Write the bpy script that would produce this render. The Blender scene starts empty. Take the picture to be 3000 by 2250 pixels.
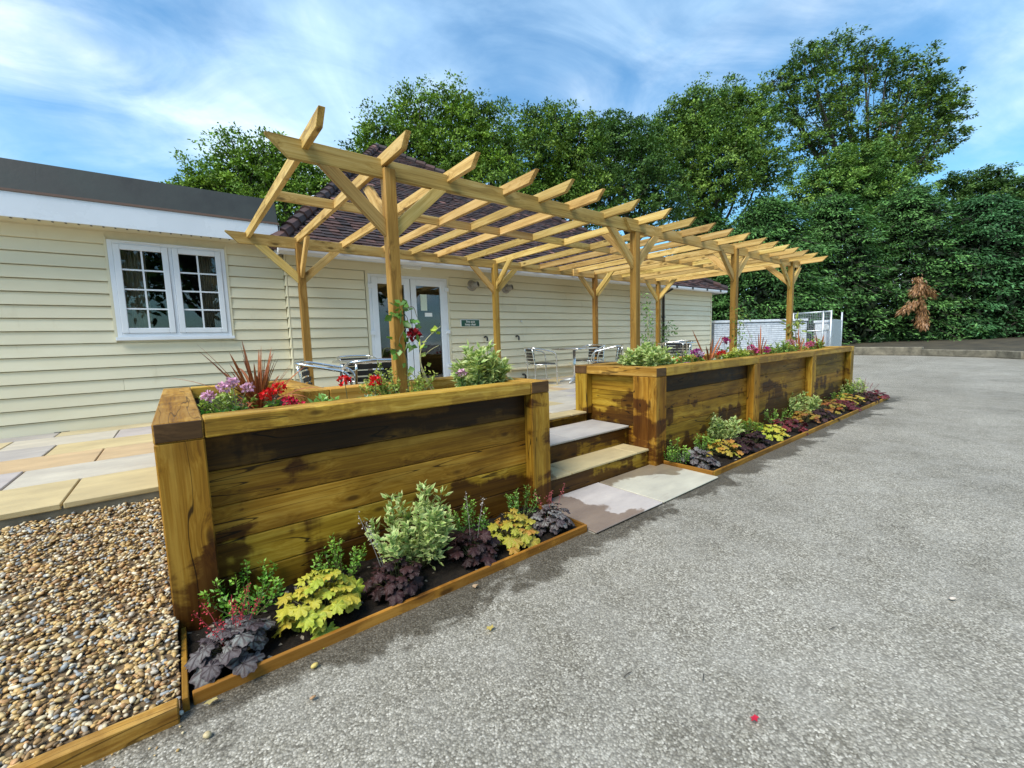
import bpy, bmesh, math, random
import numpy as np
from mathutils import Vector, Matrix
random.seed(7); RNG = np.random.default_rng(7)
SC = bpy.context.scene; COL = SC.collection
R_ = math.radians

# ------------------------------------------------------------------ camera
FPX = 1248.6; CAM = np.array([0.1235, -2.6346, 1.4426])
YAW, PITCH, ROLL = R_(-38.02), R_(-5.81), R_(-1.816)
_f = np.array([-math.sin(YAW)*math.cos(PITCH), math.cos(YAW)*math.cos(PITCH), math.sin(PITCH)])
_r = np.array([math.cos(YAW), math.sin(YAW), 0.0]); _u = np.cross(_r, _f)
_c, _s = math.cos(ROLL), math.sin(ROLL)
RIGHT = _c*_r + _s*_u; UP = -_s*_r + _c*_u; FWD = _f
cam = bpy.data.cameras.new('camera'); co = bpy.data.objects.new('camera', cam); COL.objects.link(co)
cam.sensor_width = 36; cam.lens = FPX/3000*36; cam.clip_start = 0.05; cam.clip_end = 2000
co.matrix_world = Matrix(((RIGHT[0], UP[0], -FWD[0], CAM[0]), (RIGHT[1], UP[1], -FWD[1], CAM[1]), (RIGHT[2], UP[2], -FWD[2], CAM[2]), (0, 0, 0, 1)))
SC.camera = co

def ray(px, py):
    return RIGHT*((px-1500)/FPX) + UP*(-(py-1125)/FPX) + FWD
def at(px, py, x=None, y=None, z=None, d=None):
    """photo pixel -> point on the plane x=, y= or z=, or at depth d"""
    v = ray(px, py)
    if d is not None: return CAM + v*d
    i, val = (0, x) if x is not None else (1, y) if y is not None else (2, z)
    return CAM + v*((val-CAM[i])/v[i])

# ------------------------------------------------------------------ light
SUN_AZ = R_(-105)      # from +y toward +x ; light comes from the left of the facade
SUN_EL = R_(52)
sd = Vector((math.sin(SUN_AZ)*math.cos(SUN_EL), math.cos(SUN_AZ)*math.cos(SUN_EL), math.sin(SUN_EL)))
sun = bpy.data.lights.new('sun', 'SUN'); so = bpy.data.objects.new('sun', sun); COL.objects.link(so)
sun.energy = 2.6; sun.angle = R_(32); sun.color = (1.0, 0.94, 0.83)
so.rotation_euler = (-sd).to_track_quat('-Z', 'Y').to_euler()
W = bpy.data.worlds.new('World'); SC.world = W; W.use_nodes = True
SC.view_settings.view_transform = 'Standard'; SC.view_settings.look = 'None'
SC.view_settings.exposure = 0.95; SC.view_settings.gamma = 1.0; SC.view_settings.use_curve_mapping = False
SC.cycles.use_denoising = True
SC.cycles.max_bounces = 6; SC.cycles.transparent_max_bounces = 12

# ------------------------------------------------------------------ node helpers
class NT:
    def __init__(s, nt): s.t = nt
    def n(s, typ, **kw):
        nd = s.t.nodes.new(typ)
        for k, v in kw.items(): setattr(nd, k, v)
        return nd
    def l(s, a, b): s.t.links.new(a, b)
    def put(s, sock, v):
        if hasattr(v, 'is_linked') or isinstance(v, bpy.types.NodeSocket): s.l(v, sock)
        else: sock.default_value = v
    def math(s, op, a, b=None, c=None, clamp=False):
        m = s.n('ShaderNodeMath', operation=op); m.use_clamp = clamp
        for i, v in enumerate((a, b, c)):
            if v is not None: s.put(m.inputs[i], v)
        return m.outputs[0]
    def mixc(s, f, a, b, mode='MIX'):
        m = s.n('ShaderNodeMix', data_type='RGBA'); m.blend_type = mode
        s.put(m.inputs[0], f); s.put(m.inputs[6], col(a)); s.put(m.inputs[7], col(b))
        return m.outputs[2]
    def noise(s, vec, scale, detail=4, rough=0.55, w=None, dist=0.0):
        m = s.n('ShaderNodeTexNoise')
        if w is not None: m.noise_dimensions = '4D'; s.put(m.inputs['W'], w)
        if vec is not None: s.l(vec, m.inputs['Vector'])
        m.inputs['Scale'].default_value = scale; m.inputs['Detail'].default_value = detail
        m.inputs['Roughness'].default_value = rough; m.inputs['Distortion'].default_value = dist
        return m.outputs['Fac']
    def vor(s, vec, scale, feature='F1', out='Distance', rnd=1.0):
        m = s.n('ShaderNodeTexVoronoi'); m.feature = feature
        s.l(vec, m.inputs['Vector']); m.inputs['Scale'].default_value = scale; m.inputs['Randomness'].default_value = rnd
        return m.outputs[out]
    def mapv(s, vec, sc=(1, 1, 1), loc=(0, 0, 0), rot=(0, 0, 0)):
        m = s.n('ShaderNodeMapping'); s.l(vec, m.inputs[0])
        m.inputs['Location'].default_value = loc; m.inputs['Rotation'].default_value = rot; m.inputs['Scale'].default_value = sc
        return m.outputs[0]
    def ramp(s, f, stops, interp='LINEAR'):
        m = s.n('ShaderNodeValToRGB'); s.l(f, m.inputs[0]); cr = m.color_ramp; cr.interpolation = interp
        while len(cr.elements) < len(stops): cr.elements.new(0.5)
        for e, (p, c) in zip(cr.elements, stops):
            e.position = p; e.color = col(c)
        return m.outputs[0]
    def rng(s, v, a, b, c=0.0, d=1.0, smooth=False):
        m = s.n('ShaderNodeMapRange'); s.l(v, m.inputs[0])
        if smooth: m.interpolation_type = 'SMOOTHSTEP'
        for i, q in enumerate((a, b, c, d)): m.inputs[i+1].default_value = q
        return m.outputs[0]
    def bump(s, h, strength, dist=0.01, normal=None):
        m = s.n('ShaderNodeBump'); s.l(h, m.inputs['Height']); m.inputs['Strength'].default_value = strength
        m.inputs['Distance'].default_value = dist
        if normal is not None: s.l(normal, m.inputs['Normal'])
        return m.outputs[0]
def col(c):
    if isinstance(c, bpy.types.NodeSocket): return c
    if isinstance(c, (int, float)): return (c, c, c, 1)
    return tuple(c) if len(c) == 4 else tuple(c)+(1,)
def newmat(name):
    m = bpy.data.materials.new(name); m.use_nodes = True
    t = NT(m.node_tree); b = m.node_tree.nodes['Principled BSDF']
    return m, t, b
def coords(t, kind='Object'): return t.n('ShaderNodeTexCoord').outputs[kind]
def wpos(t): return t.n('ShaderNodeNewGeometry').outputs['Position']
def orand(t): return t.n('ShaderNodeObjectInfo').outputs['Random']

# world: Nishita sky with drifting cloud cover all round
t = NT(W.node_tree); bg = W.node_tree.nodes['Background']
sky = t.n('ShaderNodeTexSky', sky_type='NISHITA'); sky.sun_disc = False
sky.sun_elevation = SUN_EL; sky.sun_rotation = SUN_AZ
sky.altitude = 50; sky.air_density = 1.3; sky.dust_density = 0.6; sky.ozone_density = 2.5
gen = coords(t, 'Generated')
sep = t.n('ShaderNodeSeparateXYZ'); t.l(gen, sep.inputs[0])
den = t.math('ADD', t.math('MAXIMUM', sep.outputs[2], 0.0), 0.22)
cx = t.math('DIVIDE', sep.outputs[0], den); cy = t.math('DIVIDE', sep.outputs[1], den)
cmb = t.n('ShaderNodeCombineXYZ'); t.l(cx, cmb.inputs[0]); t.l(cy, cmb.inputs[1])
cv = t.mapv(cmb.outputs[0], (1, 1, 1), (0.35, 0.75, 0.0), (0, 0, R_(25)))
big = t.noise(cv, 0.62, 6, 0.5, dist=0.4)
wisp = t.noise(t.mapv(cv, (1.0, 1.6, 1)), 2.0, 9, 0.6, dist=0.7)
cm = t.math('ADD', t.math('MULTIPLY', big, 0.8), t.math('MULTIPLY', wisp, 0.30))
mask = t.rng(cm, 0.44, 0.72, 0.0, 0.93, True)
shade = t.noise(t.mapv(cv, (1.3, 1.0, 1), (3.1, 1.7, 0)), 1.3, 6, 0.55, dist=0.6)
ccol = t.ramp(t.rng(shade, 0.32, 0.68), [(0, (2.9, 4.6, 6.6)), (0.42, (4.8, 6.6, 8.2)), (0.78, (7.8, 8.9, 9.5)), (1, (10.0, 10.3, 10.3))])
skyc = t.mixc(1.0, sky.outputs[0], (0.66, 1.06, 1.22), 'MULTIPLY')
t.l(t.mixc(mask, skyc, ccol), bg.inputs['Color']); bg.inputs['Strength'].default_value = 0.09

# ------------------------------------------------------------------ mesh helpers
class MB:
    """collects verts / faces; build() links ONE mesh object"""
    def __init__(s): s.v = []; s.f = []; s.c = []
    def add(s, V, F, c=None):
        o = len(s.v); s.v += [tuple(p) for p in V]; s.f += [tuple(i+o for i in q) for q in F]
        if c is not None: s.c += [c]*len(V)
        return s
    def box(s, x0, x1, y0, y1, z0, z1, c=None):
        return s.add([(x0,y0,z0),(x1,y0,z0),(x1,y1,z0),(x0,y1,z0),(x0,y0,z1),(x1,y0,z1),(x1,y1,z1),(x0,y1,z1)],
                     [(0,3,2,1),(4,5,6,7),(0,1,5,4),(1,2,6,5),(2,3,7,6),(3,0,4,7)], c)
    def tube(s, pts, rad, seg=8, cap=True, c=None):
        pts = [np.array(p, float) for p in pts]; n = len(pts)
        rad = rad if hasattr(rad, '__len__') else [rad]*n
        V = []; prev = None
        for i in range(n):
            d = pts[min(i+1, n-1)]-pts[max(i-1, 0)]; d = d/(np.linalg.norm(d)+1e-9)
            if prev is None:
                a = np.cross(d, (0, 0, 1.0));
                if np.linalg.norm(a) < 1e-3: a = np.cross(d, (1.0, 0, 0))
            else: a = prev - d*np.dot(prev, d)
            a = a/(np.linalg.norm(a)+1e-9); prev = a; b = np.cross(d, a)
            for k in range(seg):
                th = 2*math.pi*k/seg; V.append(pts[i]+rad[i]*(a*math.cos(th)+b*math.sin(th)))
        F = [(i*seg+k, i*seg+(k+1) % seg, (i+1)*seg+(k+1) % seg, (i+1)*seg+k) for i in range(n-1) for k in range(seg)]
        if cap: F += [tuple(range(seg))[::-1], tuple((n-1)*seg+k for k in range(seg))]
        return s.add(V, F, c)
    def prism(s, poly, axis, a0, a1, c=None):
        """polygon in the two other axes, extruded along axis from a0 to a1"""
        n = len(poly); V = []
        for a in (a0, a1):
            for p, q in poly:
                V.append({'x': (a, p, q), 'y': (p, a, q), 'z': (p, q, a)}[axis])
        F = [tuple(range(n))[::-1], tuple(range(n, 2*n))]+[(i, (i+1) % n, n+(i+1) % n, n+i) for i in range(n)]
        return s.add(V, F, c)
    def mesh(s, name, mat=None, smooth=False, bevel=0.0, seg=1):
        me = bpy.data.meshes.new(name); me.from_pydata([tuple(map(float, p)) for p in s.v], [], s.f)
        bm = bmesh.new(); bm.from_mesh(me)
        bmesh.ops.recalc_face_normals(bm, faces=bm.faces)
        if bevel: bmesh.ops.bevel(bm, geom=[e for e in bm.edges], offset=bevel, segments=seg, profile=0.6, affect='EDGES', clamp_overlap=True)
        bm.to_mesh(me); bm.free()
        if s.c and len(s.c) == len(me.vertices):
            a = me.color_attributes.new('Col', 'FLOAT_COLOR', 'POINT')
            a.data.foreach_set('color', np.array([col(c) for c in s.c], np.float32).ravel())
        if mat: me.materials.append(mat)
        if smooth: me.polygons.foreach_set('use_smooth', [True]*len(me.polygons))
        me.update(); return me
    def build(s, name, mat=None, parent=None, smooth=False, bevel=0.0, seg=1):
        return obj(name, s.mesh(name, mat, smooth, bevel, seg), parent)
def np_mesh(name, V, F, mat, C=None, smooth=False):
    """fast mesh from arrays; F is (n,3) or (n,4)"""
    me = bpy.data.meshes.new(name); V = np.asarray(V, np.float32); F = np.asarray(F, np.int32); k = F.shape[1]
    me.vertices.add(len(V)); me.vertices.foreach_set('co', V.ravel())
    me.loops.add(F.size); me.loops.foreach_set('vertex_index', F.ravel())
    me.polygons.add(len(F)); me.polygons.foreach_set('loop_start', np.arange(0, F.size, k, dtype=np.int32))
    me.polygons.foreach_set('loop_total', np.full(len(F), k, np.int32))
    if smooth: me.polygons.foreach_set('use_smooth', np.ones(len(F), bool))
    me.update(calc_edges=True); me.validate()
    if C is not None:
        a = me.color_attributes.new('Col', 'FLOAT_COLOR', 'POINT')
        C = np.asarray(C, np.float32)
        if C.shape[1] == 3: C = np.concatenate([C, np.ones((len(C), 1), np.float32)], 1)
        a.data.foreach_set('color', C.ravel())
    if mat: me.materials.append(mat)
    return me
def wm(o):
    m = o.matrix_basis.copy()
    return wm(o.parent) @ o.matrix_parent_inverse @ m if o.parent else m
def obj(name, me, parent=None):
    """object with world-space geometry; parenting keeps it in place"""
    o = bpy.data.objects.new(name, me); COL.objects.link(o)
    if parent is not None:
        o.parent = parent; o.matrix_parent_inverse = wm(parent).inverted()
    return o
def tag(o, label=None, cat=None, group=None, kind=None):
    for k, v in (('label', label), ('category', cat), ('group', group), ('kind', kind)):
        if v: o[k] = v
    return o
def thing(name, label, cat, loc=(0, 0, 0), group=None, rz=0.0):
    o = bpy.data.objects.new(name, None); COL.objects.link(o)
    o.location = tuple(float(q) for q in loc); o.rotation_euler = (0, 0, rz); o.empty_display_size = 0.1
    return tag(o, label, cat, group)
def structure(o): o['kind'] = 'structure'; return o
def stuff(o): o['kind'] = 'stuff'; return o
def copy_tree(o, parent=None):
    c = o.copy(); COL.objects.link(c)
    if parent is not None: c.parent = parent
    for ch in list(o.children): copy_tree(ch, c)
    return c
_tc = {}
def timber(name, p0, p1, w, h, mat, parent=None, up=(0, 0, 1), bev=0.004):
    """squared timber with its grain on local X, section w x h"""
    p0, p1 = Vector(p0), Vector(p1); d = p1-p0; L = d.length
    key = (round(L, 3), round(w, 3), round(h, 3), mat.name, bev)
    if key not in _tc:
        _tc[key] = MB().box(-L/2, L/2, -w/2, w/2, -h/2, h/2).mesh(name, mat, bevel=bev)
    x = d.normalized(); z = Vector(up); z = (z-x*z.dot(x)).normalized(); y = z.cross(x)
    M = Matrix((x, y, z)).transposed().to_4x4(); M.translation = (p0+p1)/2
    o = obj(name, _tc[key]); o.matrix_basis = M
    if parent is not None: o.parent = parent; o.matrix_parent_inverse = wm(parent).inverted()
    return o
def smooth_path(pts, n=6):
    P = [np.array(p, float) for p in pts]; P = [2*P[0]-P[1]]+P+[2*P[-1]-P[-2]]; out = []
    for i in range(1, len(P)-2):
        for k in range(n):
            u = k/n; a, b, c, d = P[i-1], P[i], P[i+1], P[i+2]
            out.append(0.5*((2*b)+(-a+c)*u+(2*a-5*b+4*c-d)*u*u+(-a+3*b-3*c+d)*u**3))
    out.append(P[-2]); return out

# ------------------------------------------------------------------ materials
def wood(name, dark, base, light, wet=0.0, rough=0.62, knots=1.0, wet_bias=0.0, wetcol=0.3, stain=0.25, check=0.0, thr=0.545):
    m, t, b = newmat(name); r = orand(t)
    off = t.n('ShaderNodeCombineXYZ')
    for i, k in enumerate((37.0, 91.0, 53.0)): t.l(t.math('MULTIPLY', r, k), off.inputs[i])
    va = t.n('ShaderNodeVectorMath', operation='ADD'); t.l(coords(t), va.inputs[0]); t.l(off.outputs[0], va.inputs[1]); p = va.outputs[0]
    kn = t.vor(t.mapv(p, (2.6, 6.2, 6.2)), 1.0)
    kwarp = t.rng(kn, 0.05, 0.5, 1.0, 0.0, True)
    pw = t.n('ShaderNodeVectorMath', operation='ADD'); t.l(p, pw.inputs[0])
    kc = t.n('ShaderNodeCombineXYZ'); t.l(t.math('MULTIPLY', kwarp, 0.045), kc.inputs[1]); t.l(t.math('MULTIPLY', kwarp, 0.03), kc.inputs[2]); t.l(kc.outputs[0], pw.inputs[1])
    g1 = t.noise(t.mapv(pw.outputs[0], (0.7, 16, 16)), 1.0, 5, 0.55, dist=0.3)
    g2 = t.noise(t.mapv(pw.outputs[0], (2.5, 95, 95)), 1.0, 4, 0.6)
    blot = t.noise(t.mapv(p, (1.4, 3.5, 3.5)), 1.0, 5, 0.6)
    f = t.math('ADD', t.math('MULTIPLY', g1, 0.62), t.math('MULTIPLY', g2, 0.38))
    c = t.ramp(f, [(0.36, tuple(q*0.8 for q in dark)), (0.5, base), (0.62, light)])
    c = t.mixc(t.rng(blot, 0.42, 0.72, 0, stain), c, tuple(q*0.5 for q in dark))
    km = t.math('MULTIPLY', t.rng(kn, 0.06, 0.16, 1, 0, True), 0.85*knots)
    c = t.mixc(km, c, tuple(q*0.35 for q in dark))
    ck = t.noise(t.mapv(p, (0.55, 8, 8)), 1.0, 2, 0.5)
    chk = t.math('MULTIPLY', t.rng(t.math('ABSOLUTE', t.math('SUBTRACT', ck, 0.47)), 0.0025, 0.006, 1, 0), check)
    c = t.mixc(chk, c, tuple(q*0.12 for q in dark))
    hv = t.n('ShaderNodeHueSaturation'); t.l(c, hv.inputs['Color'])
    t.l(t.rng(r, 0, 1, 0.74, 1.2), hv.inputs['Value']); t.l(t.rng(t.math('FRACT', t.math('MULTIPLY', r, 7.3)), 0, 1, 0.488, 0.508), hv.inputs['Hue'])
    c = hv.outputs[0]; ro = t.rng(g2, 0.3, 0.7, rough-0.1, rough+0.12)
    if wet:
        wp = wpos(t); sp = t.n('ShaderNodeSeparateXYZ'); t.l(wp, sp.inputs[0])
        wn = t.noise(t.mapv(wp, (0.75, 0.75, 2.0)), 1.5, 7, 0.6, dist=0.4)
        run = t.noise(t.mapv(wp, (5.0, 5.0, 0.5)), 1.0, 4, 0.6)
        wv = t.math('ADD', t.math('ADD', t.math('MULTIPLY', wn, 0.8), t.math('MULTIPLY', run, 0.35)), t.math('MULTIPLY', sp.outputs[2], -wet_bias))
        wmk = t.math('MULTIPLY', t.rng(wv, thr, thr+0.06, 0, 1, True), wet)
        c = t.mixc(wmk, c, t.mixc(1.0, c, wetcol, 'MULTIPLY'))
        ro = t.math('SUBTRACT', ro, t.math('MULTIPLY', wmk, 0.06))
    t.l(c, b.inputs['Base Color']); t.put(b.inputs['Roughness'], ro)
    b.inputs['Specular IOR Level'].default_value = 0.22
    hh = t.math('SUBTRACT', f, t.math('MULTIPLY', km, 0.4))
    t.l(t.bump(hh, 0.35, 0.004), b.inputs['Normal'])
    return m
M_PERG = wood('pergola_timber', (0.33, 0.195, 0.048), (0.52, 0.345, 0.105), (0.63, 0.455, 0.175), rough=0.6, stain=0.2)
M_POST = wood('post_timber', (0.25, 0.125, 0.022), (0.39, 0.22, 0.042), (0.48, 0.29, 0.075), rough=0.6, stain=0.25)
M_SLEEP = wood('sleeper_timber', (0.17, 0.076, 0.004), (0.31, 0.165, 0.012), (0.43, 0.26, 0.035), wet=0.97, wet_bias=0.26, thr=0.46, stain=0.8, wetcol=(0.25, 0.165, 0.12), check=0.9)
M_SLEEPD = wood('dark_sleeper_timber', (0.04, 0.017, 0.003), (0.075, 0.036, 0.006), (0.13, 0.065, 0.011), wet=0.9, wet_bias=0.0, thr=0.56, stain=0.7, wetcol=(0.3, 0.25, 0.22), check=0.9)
M_CAP = wood('cap_timber', (0.28, 0.135, 0.014), (0.45, 0.255, 0.035), (0.58, 0.37, 0.085), check=0.7, wet=0.6, wet_bias=0.0, stain=0.3, wetcol=(0.55, 0.48, 0.42))
M_EDGE = wood('edging_timber', (0.22, 0.10, 0.012), (0.34, 0.165, 0.018), (0.42, 0.22, 0.035), wet=0.6, wet_bias=0.0, wetcol=(0.45, 0.4, 0.36))
M_DARKCAP = wood('end_grain_timber', (0.07, 0.038, 0.015), (0.105, 0.055, 0.02), (0.15, 0.08, 0.03), knots=0.3, stain=0.3)

def plain(name, c, rough=0.5, metal=0.0, var=0.06, scale=8.0, spec=0.5, bump=0.0):
    m, t, b = newmat(name)
    n = t.noise(wpos(t), scale, 5, 0.6)
    cc = t.mixc(t.rng(n, 0.3, 0.7), tuple(q*(1-var) for q in c), tuple(min(1, q*(1+var)) for q in c))
    t.l(cc, b.inputs['Base Color']); b.inputs['Metallic'].default_value = metal
    t.l(t.rng(n, 0.3, 0.7, max(0.02, rough-0.08), rough+0.08), b.inputs['Roughness']); b.inputs['Specular IOR Level'].default_value = spec
    if bump: t.l(t.bump(t.noise(wpos(t), scale*6, 4), bump, 0.005), b.inputs['Normal'])
    return m
M_UPVC = plain('white_plastic', (0.74, 0.77, 0.82), 0.35, var=0.04, scale=3)
M_FASCIA = plain('white_fascia', (0.72, 0.76, 0.82), 0.28, var=0.04, scale=1.5)
M_SOFFIT = plain('cream_soffit', (0.66, 0.60, 0.42), 0.55)
M_LEAD = plain('grey_felt', (0.020, 0.026, 0.025), 0.7, var=0.5, scale=2.2, bump=0.4)
M_ALU = plain('polished_aluminium', (0.78, 0.79, 0.80), 0.22, metal=1.0, var=0.05)
M_GALV = plain('galvanised_steel', (0.55, 0.58, 0.60), 0.45, metal=0.6, var=0.15, scale=12)
M_BLACKPL = plain('black_plastic', (0.016, 0.016, 0.018), 0.4)
M_SLAT = plain('dark_slat', (0.018, 0.015, 0.015), 0.45, var=0.3)
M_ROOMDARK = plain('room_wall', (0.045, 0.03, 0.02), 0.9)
M_CURTAIN = plain('curtain_cloth', (0.50, 0.42, 0.30), 0.9, var=0.2, scale=5)
M_TABLETOP = plain('table_top_grey', (0.25, 0.25, 0.26), 0.3, metal=0.4, var=0.12, scale=20)
M_GREENSIGN = plain('sign_green', (0.012, 0.085, 0.055), 0.35, var=0.03)
M_WHITE = plain('white_print', (0.82, 0.84, 0.82), 0.45, var=0.02)
M_PAPER = plain('paper_notice', (0.62, 0.70, 0.58), 0.7, var=0.08, scale=30)
M_PIPE = plain('cream_pipe', (0.66, 0.58, 0.40), 0.5, var=0.15)
M_BITUMEN = plain('bitumen_strip', (0.02, 0.02, 0.022), 0.8, var=0.5, scale=20, bump=0.6)
M_FLUE = plain('flue_plastic', (0.30, 0.28, 0.25), 0.45)
M_MORTAR = plain('sand_joint', (0.34, 0.31, 0.26), 0.9, var=0.2, scale=20, bump=0.4)

def cladding_mat():
    m, t, b = newmat('cream_cladding'); r = orand(t); p = wpos(t)
    n = t.noise(t.mapv(p, (0.5, 0.5, 1.5)), 1.2, 5, 0.6); g = t.noise(t.mapv(p, (6, 6, 120)), 1, 4, 0.6)
    c = t.ramp(t.rng(n, 0.3, 0.7), [(0, (0.68, 0.62, 0.44)), (1, (0.76, 0.71, 0.54))])
    st = t.noise(t.mapv(p, (2.2, 2.2, 0.5)), 1.6, 6, 0.65)
    c = t.mixc(t.rng(st, 0.62, 0.78, 0, 0.35), c, (0.42, 0.34, 0.19))
    hv = t.n('ShaderNodeHueSaturation'); t.l(c, hv.inputs['Color']); t.l(t.rng(r, 0, 1, 0.96, 1.04), hv.inputs['Value'])
    t.l(hv.outputs[0], b.inputs['Base Color']); b.inputs['Roughness'].default_value = 0.6; b.inputs['Specular IOR Level'].default_value = 0.3
    t.l(t.bump(g, 0.12, 0.003), b.inputs['Normal']); return m
M_CLAD = cladding_mat()
def glass_mat():
    m, t, b = newmat('window_glass'); t.t.nodes.remove(b); out = t.t.nodes['Material Output']
    tr = t.n('ShaderNodeBsdfTransparent'); tr.inputs[0].default_value = (0.82, 0.85, 0.86, 1)
    gl = t.n('ShaderNodeBsdfGlossy'); gl.inputs['Roughness'].default_value = 0.01; gl.inputs[0].default_value = (0.95, 0.97, 1, 1)
    nb = t.bump(t.noise(wpos(t), 2.5, 2), 0.05, 0.02); t.l(nb, gl.inputs['Normal'])
    fr = t.n('ShaderNodeFresnel'); fr.inputs[0].default_value = 1.52; mx = t.n('ShaderNodeMixShader')
    t.l(t.math('MINIMUM', t.math('MULTIPLY', fr.outputs[0], 1.25), 1.0), mx.inputs[0]); t.l(tr.outputs[0], mx.inputs[1]); t.l(gl.outputs[0], mx.inputs[2])
    t.l(mx.outputs[0], out.inputs[0]); return m
M_GLASS = glass_mat()

def asphalt_mat():
    m, t, b = newmat('worn_tarmac'); p = wpos(t)
    v1 = t.vor(p, 118, out='Color'); d1 = t.vor(p, 118)
    sv = t.n('ShaderNodeSeparateXYZ'); t.l(v1, sv.inputs[0])
    v2 = t.vor(p, 31, out='Color'); s2 = t.n('ShaderNodeSeparateXYZ'); t.l(v2, s2.inputs[0])
    ch = t.ramp(sv.outputs[0], [(0, (0.13, 0.12, 0.10)), (0.25, (0.25, 0.24, 0.21)), (0.6, (0.385, 0.375, 0.34)), (0.85, (0.48, 0.47, 0.44)), (1, (0.66, 0.65, 0.62))])
    ch = t.mixc(t.rng(s2.outputs[1], 0, 1, 0.0, 0.35), ch, (0.16, 0.155, 0.14))
    ch = t.mixc(t.rng(d1, 0.4, 0.8, 0, 0.6), ch, (0.10, 0.094, 0.082))
    lo = t.noise(p, 0.55, 7, 0.62); mid = t.noise(p, 3.2, 5, 0.6)
    ch = t.mixc(t.rng(lo, 0.35, 0.65), t.mixc(1, ch, (0.78, 0.77, 0.74), 'MULTIPLY'), t.mixc(1, ch, (1.12, 1.11, 1.09), 'MULTIPLY'))
    ch = t.mixc(t.rng(mid, 0.38, 0.68, 0, 0.3), ch, (0.42, 0.415, 0.40))
    tr = t.noise(t.mapv(p, (0.10, 0.55, 1), (0, 0, 0), (0, 0, R_(8))), 1.0, 5, 0.6)
    ch = t.mixc(t.rng(tr, 0.40, 0.62, 0, 0.5), ch, t.mixc(1, ch, (0.66, 0.64, 0.60), 'MULTIPLY'))
    oil = t.noise(p, 0.9, 4, 0.5, dist=0.3); ch = t.mixc(t.rng(oil, 0.64, 0.72, 0, 0.4), ch, t.mixc(1, ch, (0.55, 0.53, 0.50), 'MULTIPLY'))
    ch = t.mixc(1, ch, (1.06, 1.02, 0.95), 'MULTIPLY')
    # damp apron along the beds, with splash marks of their own shape
    wn = t.noise(p, 2.1, 6, 0.6, dist=0.6); fine = t.noise(p, 14, 4, 0.6)
    sp = t.n('ShaderNodeSeparateXYZ'); t.l(p, sp.inputs[0])
    dy = t.math('SUBTRACT', -0.50, sp.outputs[1])
    band = t.math('SUBTRACT', t.math('ADD', t.math('MULTIPLY', t.math('SUBTRACT', wn, 0.5), 0.95), t.math('MULTIPLY', t.math('SUBTRACT', fine, 0.5), 0.10)), t.math('SUBTRACT', dy, 0.27))
    inx = t.math('MULTIPLY', t.rng(sp.outputs[0], -0.6, 0.2, 0, 1), t.rng(sp.outputs[0], 12.4, 11.7, 0, 1))
    wm_ = t.math('MULTIPLY', t.rng(band, -0.04, 0.07, 0, 1, True), inx)
    ch = t.mixc(t.math('MULTIPLY', wm_, 0.85), ch, t.mixc(1, ch, (0.26, 0.235, 0.20), 'MULTIPLY'))
    t.l(ch, b.inputs['Base Color'])
    t.put(b.inputs['Roughness'], t.math('SUBTRACT', t.rng(sv.outputs[1], 0, 1, 0.62, 0.9), t.math('MULTIPLY', wm_, 0.3)))
    b.inputs['Specular IOR Level'].default_value = 0.4
    t.l(t.bump(t.math('ADD', t.math('MULTIPLY', d1, -1.0), t.math('MULTIPLY', sv.outputs[2], 0.5)), 0.6, 0.005), b.inputs['Normal'])
    return m
M_TARMAC = asphalt_mat()

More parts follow.
